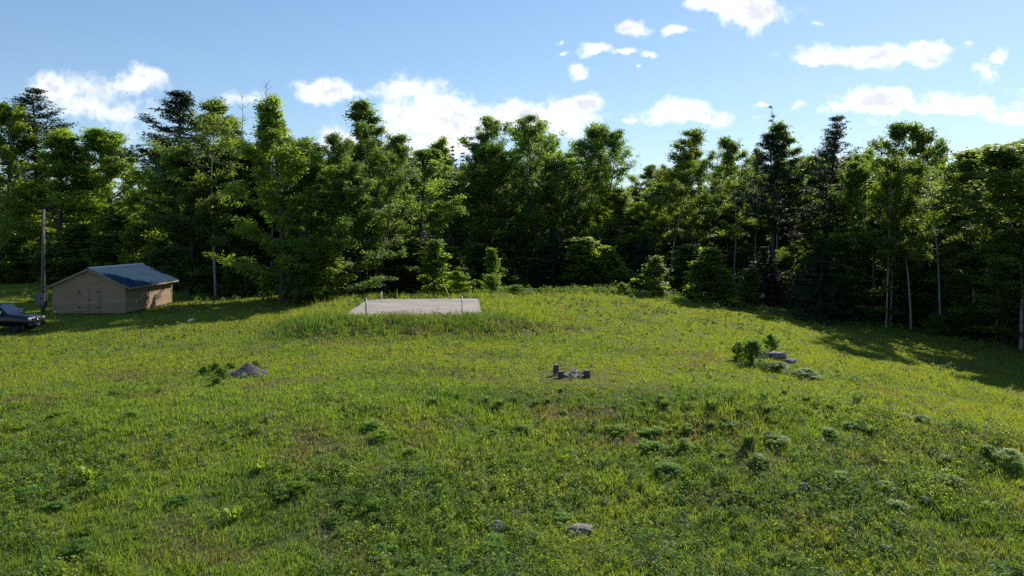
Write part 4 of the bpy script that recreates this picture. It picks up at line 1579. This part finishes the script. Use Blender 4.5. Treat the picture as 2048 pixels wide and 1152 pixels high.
fill('a', 10, (-60, 360), (134, 148), lambda p: 318, ['maple', 'maple', 'aspen'], 'leafy tree in the wood behind the maples beyond the shed', 'trees filling the wood beyond the shed', 1)
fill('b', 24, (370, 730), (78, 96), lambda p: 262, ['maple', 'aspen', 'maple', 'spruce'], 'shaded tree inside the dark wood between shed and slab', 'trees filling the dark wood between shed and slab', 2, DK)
fill('c', 40, (730, 1300), (114, 132), lambda p: 286 if p < 1215 else 360, ['maple', 'maple', 'aspen', 'spruce'], 'tree inside the wood beyond slab and crest', 'trees filling the wood beyond the crest', 3)
fill('d', 40, (1250, 1740), (110, 132), lambda p: (372 if p < 1320 or 1420 < p < 1452 else 322) if p < 1530 else 296, ['maple', 'aspen', 'aspen', 'maple'], 'tree inside the wood behind the open aspens', 'trees filling the wood behind the open aspens', 4)
fill('e', 46, (1690, 2160), (74, 108), lambda p: 292, ['aspen', 'maple', 'aspen', 'maple'], 'tree inside the shaded wood on the slope', 'trees filling the wood on the slope', 5, (.95, 1, .8))
fill('f', 40, (-80, 2160), (128, 165), lambda p: 392, ['maple', 'maple', 'pine', 'spruce'], 'far tree deep in the wood, glimpsed through the nearer trees', 'far trees deep in the wood', 6)
rs = np.random.RandomState(41)
FOOT = [(-72, 99), (-46, 92), (-33, 77), (-22, 70), (-14, 71.5), (-9, 80), (-4, 90), (5, 98), (20, 98), (30, 95), (36, 86), (39, 74), (41, 62), (43, 52)]
FL = [math.dist(a, b) for a, b in zip(FOOT[:-1], FOOT[1:])]
for i in range(96):
    q = (i + rs.rand()) / 96 * sum(FL)
    k = 0
    while q > FL[k]:
        q -= FL[k]
        k += 1
    (x0, y0), (x1, y1) = FOOT[k], FOOT[k + 1]
    x, y = x0 + (x1 - x0) * q / FL[k], y0 + (y1 - y0) * q / FL[k]
    b = rs.uniform(.5, 6)
    x, y = x + b * .45 * (1 if x > 20 else 0) + rs.normal(0, .6), y + b * (.4 if x > 28 else 1)
    if corridor(x, y) and math.hypot(x + 31.5, y - 63) > 10:
        continue
    kind = 'spruce' if rs.rand() < .25 else ('bush' if rs.rand() < .3 else 'sapling')
    h = rs.uniform(2.5, 6.5) * (.55 if x > 29 else 1) if kind != 'bush' else rs.uniform(1.2, 2.4)
    tv = rs.uniform(.55, 1.05)
    lab = {'spruce': 'small dark spruce in the brush along the foot of the wood', 'bush': 'leafy shrub in the brush along the foot of the wood', 'sapling': 'leafy sapling in the brush along the foot of the wood'}[kind]
    plant(kind, rs.randint(3) if kind != 'spruce' else 1, x, y, h, h * rs.uniform(.5, .8) if kind != 'bush' else h * 1.5, (tv, tv, tv * .85), lab, {'spruce': 'small spruces', 'bush': 'shrubs', 'sapling': 'saplings'}[kind] + ' along the foot of the wood')
rs = np.random.RandomState(31)
for (x, y, h) in [(41, 55, 15), (45, 51, 16), (43, 47, 14), (49, 56, 17), (47, 61, 16), (52, 50, 17), (45, 43, 14), (49, 46, 16), (53, 56, 18), (55, 64, 18), (51, 68, 17), (57, 72, 18), (47, 39, 15), (51, 41, 17), (56, 46, 18), (60, 60, 18), (50, 35, 16), (54, 37, 17)]:
    plant('aspen' if h < 16 else 'maple', rs.randint(4), x, y, h, rs.uniform(6, 8), (.95, 1, .8), 'tree of the slope wood standing past the picture edge', 'trees of the slope wood past the picture edge')


def build_undergrowth(seed=12):
    """brush on the forest floor: leaf clumps nobody could count"""
    rs = np.random.RandomState(seed)
    P = []
    line = [(-80, 100), (-46, 92), (-33, 77), (-22, 69.5), (-14, 71), (-9, 80), (-4, 90), (5, 98), (20, 98), (30, 95), (36, 86), (39, 74), (41, 62), (43, 52), (45, 44)]
    for (x0, y0), (x1, y1) in zip(line[:-1], line[1:]):
        L = math.hypot(x1 - x0, y1 - y0)
        nx, ny = -(y1 - y0) / L, (x1 - x0) / L
        for i in range(int(L * 7.5)):
            t_ = rs.rand()
            dpt = rs.gamma(1.5, 4.5)
            if x0 > 25 and rs.rand() < .25:
                continue
            P.append((x0 + (x1 - x0) * t_ + nx * dpt, y0 + (y1 - y0) * t_ + ny * dpt))
    P = np.array(P)
    n = len(P)
    hh = rs.uniform(.6, 2.6, n) * (.6 + .8 * vnoise(P[:, 0], P[:, 1], 5, 90))
    per = 60
    i = np.repeat(np.arange(n), per)
    th = rs.uniform(0, 2 * PI, n * per)
    el = rs.rand(n * per) ** .8
    rad = (.35 + .35 * hh[i]) * np.sqrt(rs.rand(n * per)) * np.sqrt(1 - (.85 * el) ** 2)
    c = np.stack([P[i, 0] + rad * np.cos(th), P[i, 1] + rad * np.sin(th), terr(P[i, 0], P[i, 1]) + hh[i] * el], 1)
    outw = np.stack([np.cos(th), np.sin(th), np.zeros_like(th)], 1)
    V, f, _ = leaf_quads(c, outw, .6, rs.uniform(.14, .28, n * per), .55, rs, np.zeros(n * per))
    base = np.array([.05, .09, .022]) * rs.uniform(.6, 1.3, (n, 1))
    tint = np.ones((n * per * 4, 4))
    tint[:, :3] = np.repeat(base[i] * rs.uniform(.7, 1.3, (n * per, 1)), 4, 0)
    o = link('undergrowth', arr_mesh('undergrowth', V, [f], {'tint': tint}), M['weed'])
    o['kind'] = 'stuff'


build_undergrowth()


def build_distant_wood(seed=15):
    """the far side of the wood, one dense mass of foliage"""
    rs = np.random.RandomState(seed)
    n = 5200
    ang = rs.uniform(-.80, .80, n)
    d = rs.uniform(150, 205, n)
    x, y = d * np.sin(ang), d * np.cos(ang)
    ht = (12 + 6 * vnoise(x, y, 9, 95)) * rs.uniform(.85, 1.1, n)
    per = 46
    i = np.repeat(np.arange(n), per)
    el = rs.rand(n * per) ** .8
    th = rs.uniform(0, 2 * PI, n * per)
    rad = 2.6 * np.sqrt(rs.rand(n * per)) * np.sqrt(1 - (.9 * el) ** 2)
    c = np.stack([x[i] + rad * np.cos(th), y[i] + rad * np.sin(th), terr(x[i], y[i]) + ht[i] * el], 1)
    outw = np.stack([np.cos(th), np.sin(th), np.zeros_like(th)], 1)
    V, f, _ = leaf_quads(c, outw, .6, rs.uniform(.5, .9, n * per), .6, rs, np.zeros(n * per))
    base = np.array([.06, .10, .026]) * rs.uniform(.7, 1.3, (n, 1))
    tint = np.ones((n * per * 4, 4))
    tint[:, :3] = np.repeat(base[i], 4, 0)
    o = link('distant_wood', arr_mesh('distant_wood', V, [f], {'tint': tint}), M['weed'])
    o['kind'] = 'stuff'


build_distant_wood()


# ------------------------------------------------------------------ single plants that stand out in the field
def blade_plant(name, n, H, spread, width, seed, c0, c1, arch=.5, seg=4):
    """a tuft of arching strap leaves"""
    rs = np.random.RandomState(seed)
    V, P, var, off = [], [], [], 0
    for i in range(n):
        a = rs.uniform(0, 2 * PI)
        r0 = spread * .35 * math.sqrt(rs.rand())
        h = H * rs.uniform(.6, 1.05)
        out = spread * rs.uniform(.1, 1) * arch
        w = width * rs.uniform(.7, 1.3)
        d = np.array([math.cos(a), math.sin(a), 0])
        sd_ = np.array([-math.sin(a), math.cos(a), 0])
        v_ = rs.rand()
        for k in range(seg + 1):
            q = k / seg
            c = d * (r0 + out * q ** 1.8) + np.array([0, 0, h * (q - .28 * q ** 3 * arch)])
            ww = w * math.sin(PI * min(.98, .12 + .86 * q)) ** .8
            V += [c - sd_ * ww, c + sd_ * ww + d * ww * .2]
            var += [v_, v_]
        for k in range(seg):
            o = off + 2 * k
            P.append((o, o + 1, o + 3, o + 2))
        off += 2 * (seg + 1)
    me = arr_mesh(name, np.array(V), [np.array(P)], {'var': np.array(var)})
    me.materials.append(leaf_mat(name + '_leaves', c0, c1, .5, .5, .2, 1.7))
    return me


def rosette(name, n, H, seed, c0, c1):
    """dock-like plant: broad upright leaves round a leafy stalk"""
    return blade_plant(name, n, H, .34, .055, seed, c0, c1, .75, 5)


dock = rosette('dock_plant', 22, .62, 5, (.19, .27, .030), (.30, .38, .045))
for (px, py, s_, lab) in [
    (182, 962, 1.0, 'bright yellow green dock plant in the near field, farthest towards the shed side'),
    (468, 1044, .95, 'bright yellow green dock plant closest to the bottom edge of the field'),
    (522, 945, .70, 'bright yellow green dock plant beyond the other two, in the near field'),
    (508, 866, .55, 'small pale dock plant below the gravel heap'),
]:
    x, y, z = at(px, py)
    o = link('dock_plant', dock, None, None, (x, y, z - .02))
    o.scale = (s_, s_, s_)
    o.rotation_euler = (0, 0, px)
    tag(o, lab, 'weed')
rush = blade_plant('rush_clump', 170, .62, .42, .013, 9, (.10, .16, .045), (.16, .23, .075), .7, 3)
RUSH = [(1322, 802, .8), (1331, 818, .9), (1423, 824, 1.2), (1459, 808, 1.1), (1424, 858, .9), (1497, 890, 1.15), (1387, 802, .7), (1530, 800, .8), (1535, 828, .8), (1612, 806, .8), (1715, 805, .8), (1739, 866, .8), (1453, 848, .7), (1000, 815, .9), (1028, 806, .7), (975, 806, .7), (868, 808, .8), (920, 796, .7), (1072, 812, .8), (1096, 806, .6), (1300, 830, .7), (1480, 830, .7), (1570, 790, .7), (1660, 820, .7)]
special = {(1423, 824): 'widest dark rush clump on the terrace slope below the boulder', (1459, 808): 'tall dark rush clump next to the widest one on the terrace slope', (1497, 890): 'solitary dark rush clump lowest on the terrace slope'}
for i, (px, py, s_) in enumerate(RUSH):
    x, y, z = at(px, py)
    o = link('rush_clump', rush, None, None, (x, y, z - .03))
    o.scale = (s_, s_, s_ * (1 + .1 * math.sin(i)))
    o.rotation_euler = (0, 0, i * 1.7)
    if (px, py) in special:
        tag(o, special[(px, py)], 'rushes', 'rush clumps on the terrace slope')
    else:
        tag(o, 'dark tufted rush clump among the weeds along the terrace slope', 'rushes', 'rush clumps on the terrace slope')

rs = np.random.RandomState(63)
spots = []
for i in range(64):
    spots.append((rs.normal(1330, 190), rs.normal(850, 45)))
for i in range(16):
    spots.append((rs.uniform(1650, 2000), rs.uniform(840, 1040)))
for i in range(34):
    spots.append((rs.uniform(40, 900), rs.uniform(790, 1110)))
for i in range(14):
    spots.append((rs.uniform(900, 1500), rs.uniform(980, 1130)))
for (px, py) in spots:
    if py < 775 or not 0 < px < 2040:
        continue
    x, y, z = at(px, py)
    if rs.rand() < .45:
        continue
    h = rs.uniform(.16, .34)
    w = h * rs.uniform(1.4, 2.6)
    tv = rs.uniform(1.2, 1.8)
    blue = rs.rand() < .4
    e = plant('bush', rs.randint(2), x, y, h, w, (tv * (.9 if blue else 1.05), tv, tv * (1.15 if blue else .8)), 'low leafy weed clump standing out of the grass of the near field and its slope', 'weed clumps in the near field')
    e.name = 'weed_clump'
    e['category'] = 'weed'
for (px, Y, h) in [(1660, 86, 11), (1705, 80, 10), (1745, 77, 11), (1800, 79, 9), (1915, 74, 8), (1955, 69, 11), (2010, 64, 10), (2060, 60, 11)]:
    X = (px - 1024) * Y / F
    tv = rs.uniform(.7, .95)
    plant('maple', rs.randint(6), X, Y, h, rs.uniform(5.5, 7.5), (tv, tv, tv * .8), 'low leafy tree along the edge of the slope wood, below the birches', 'low trees at the edge of the slope wood')
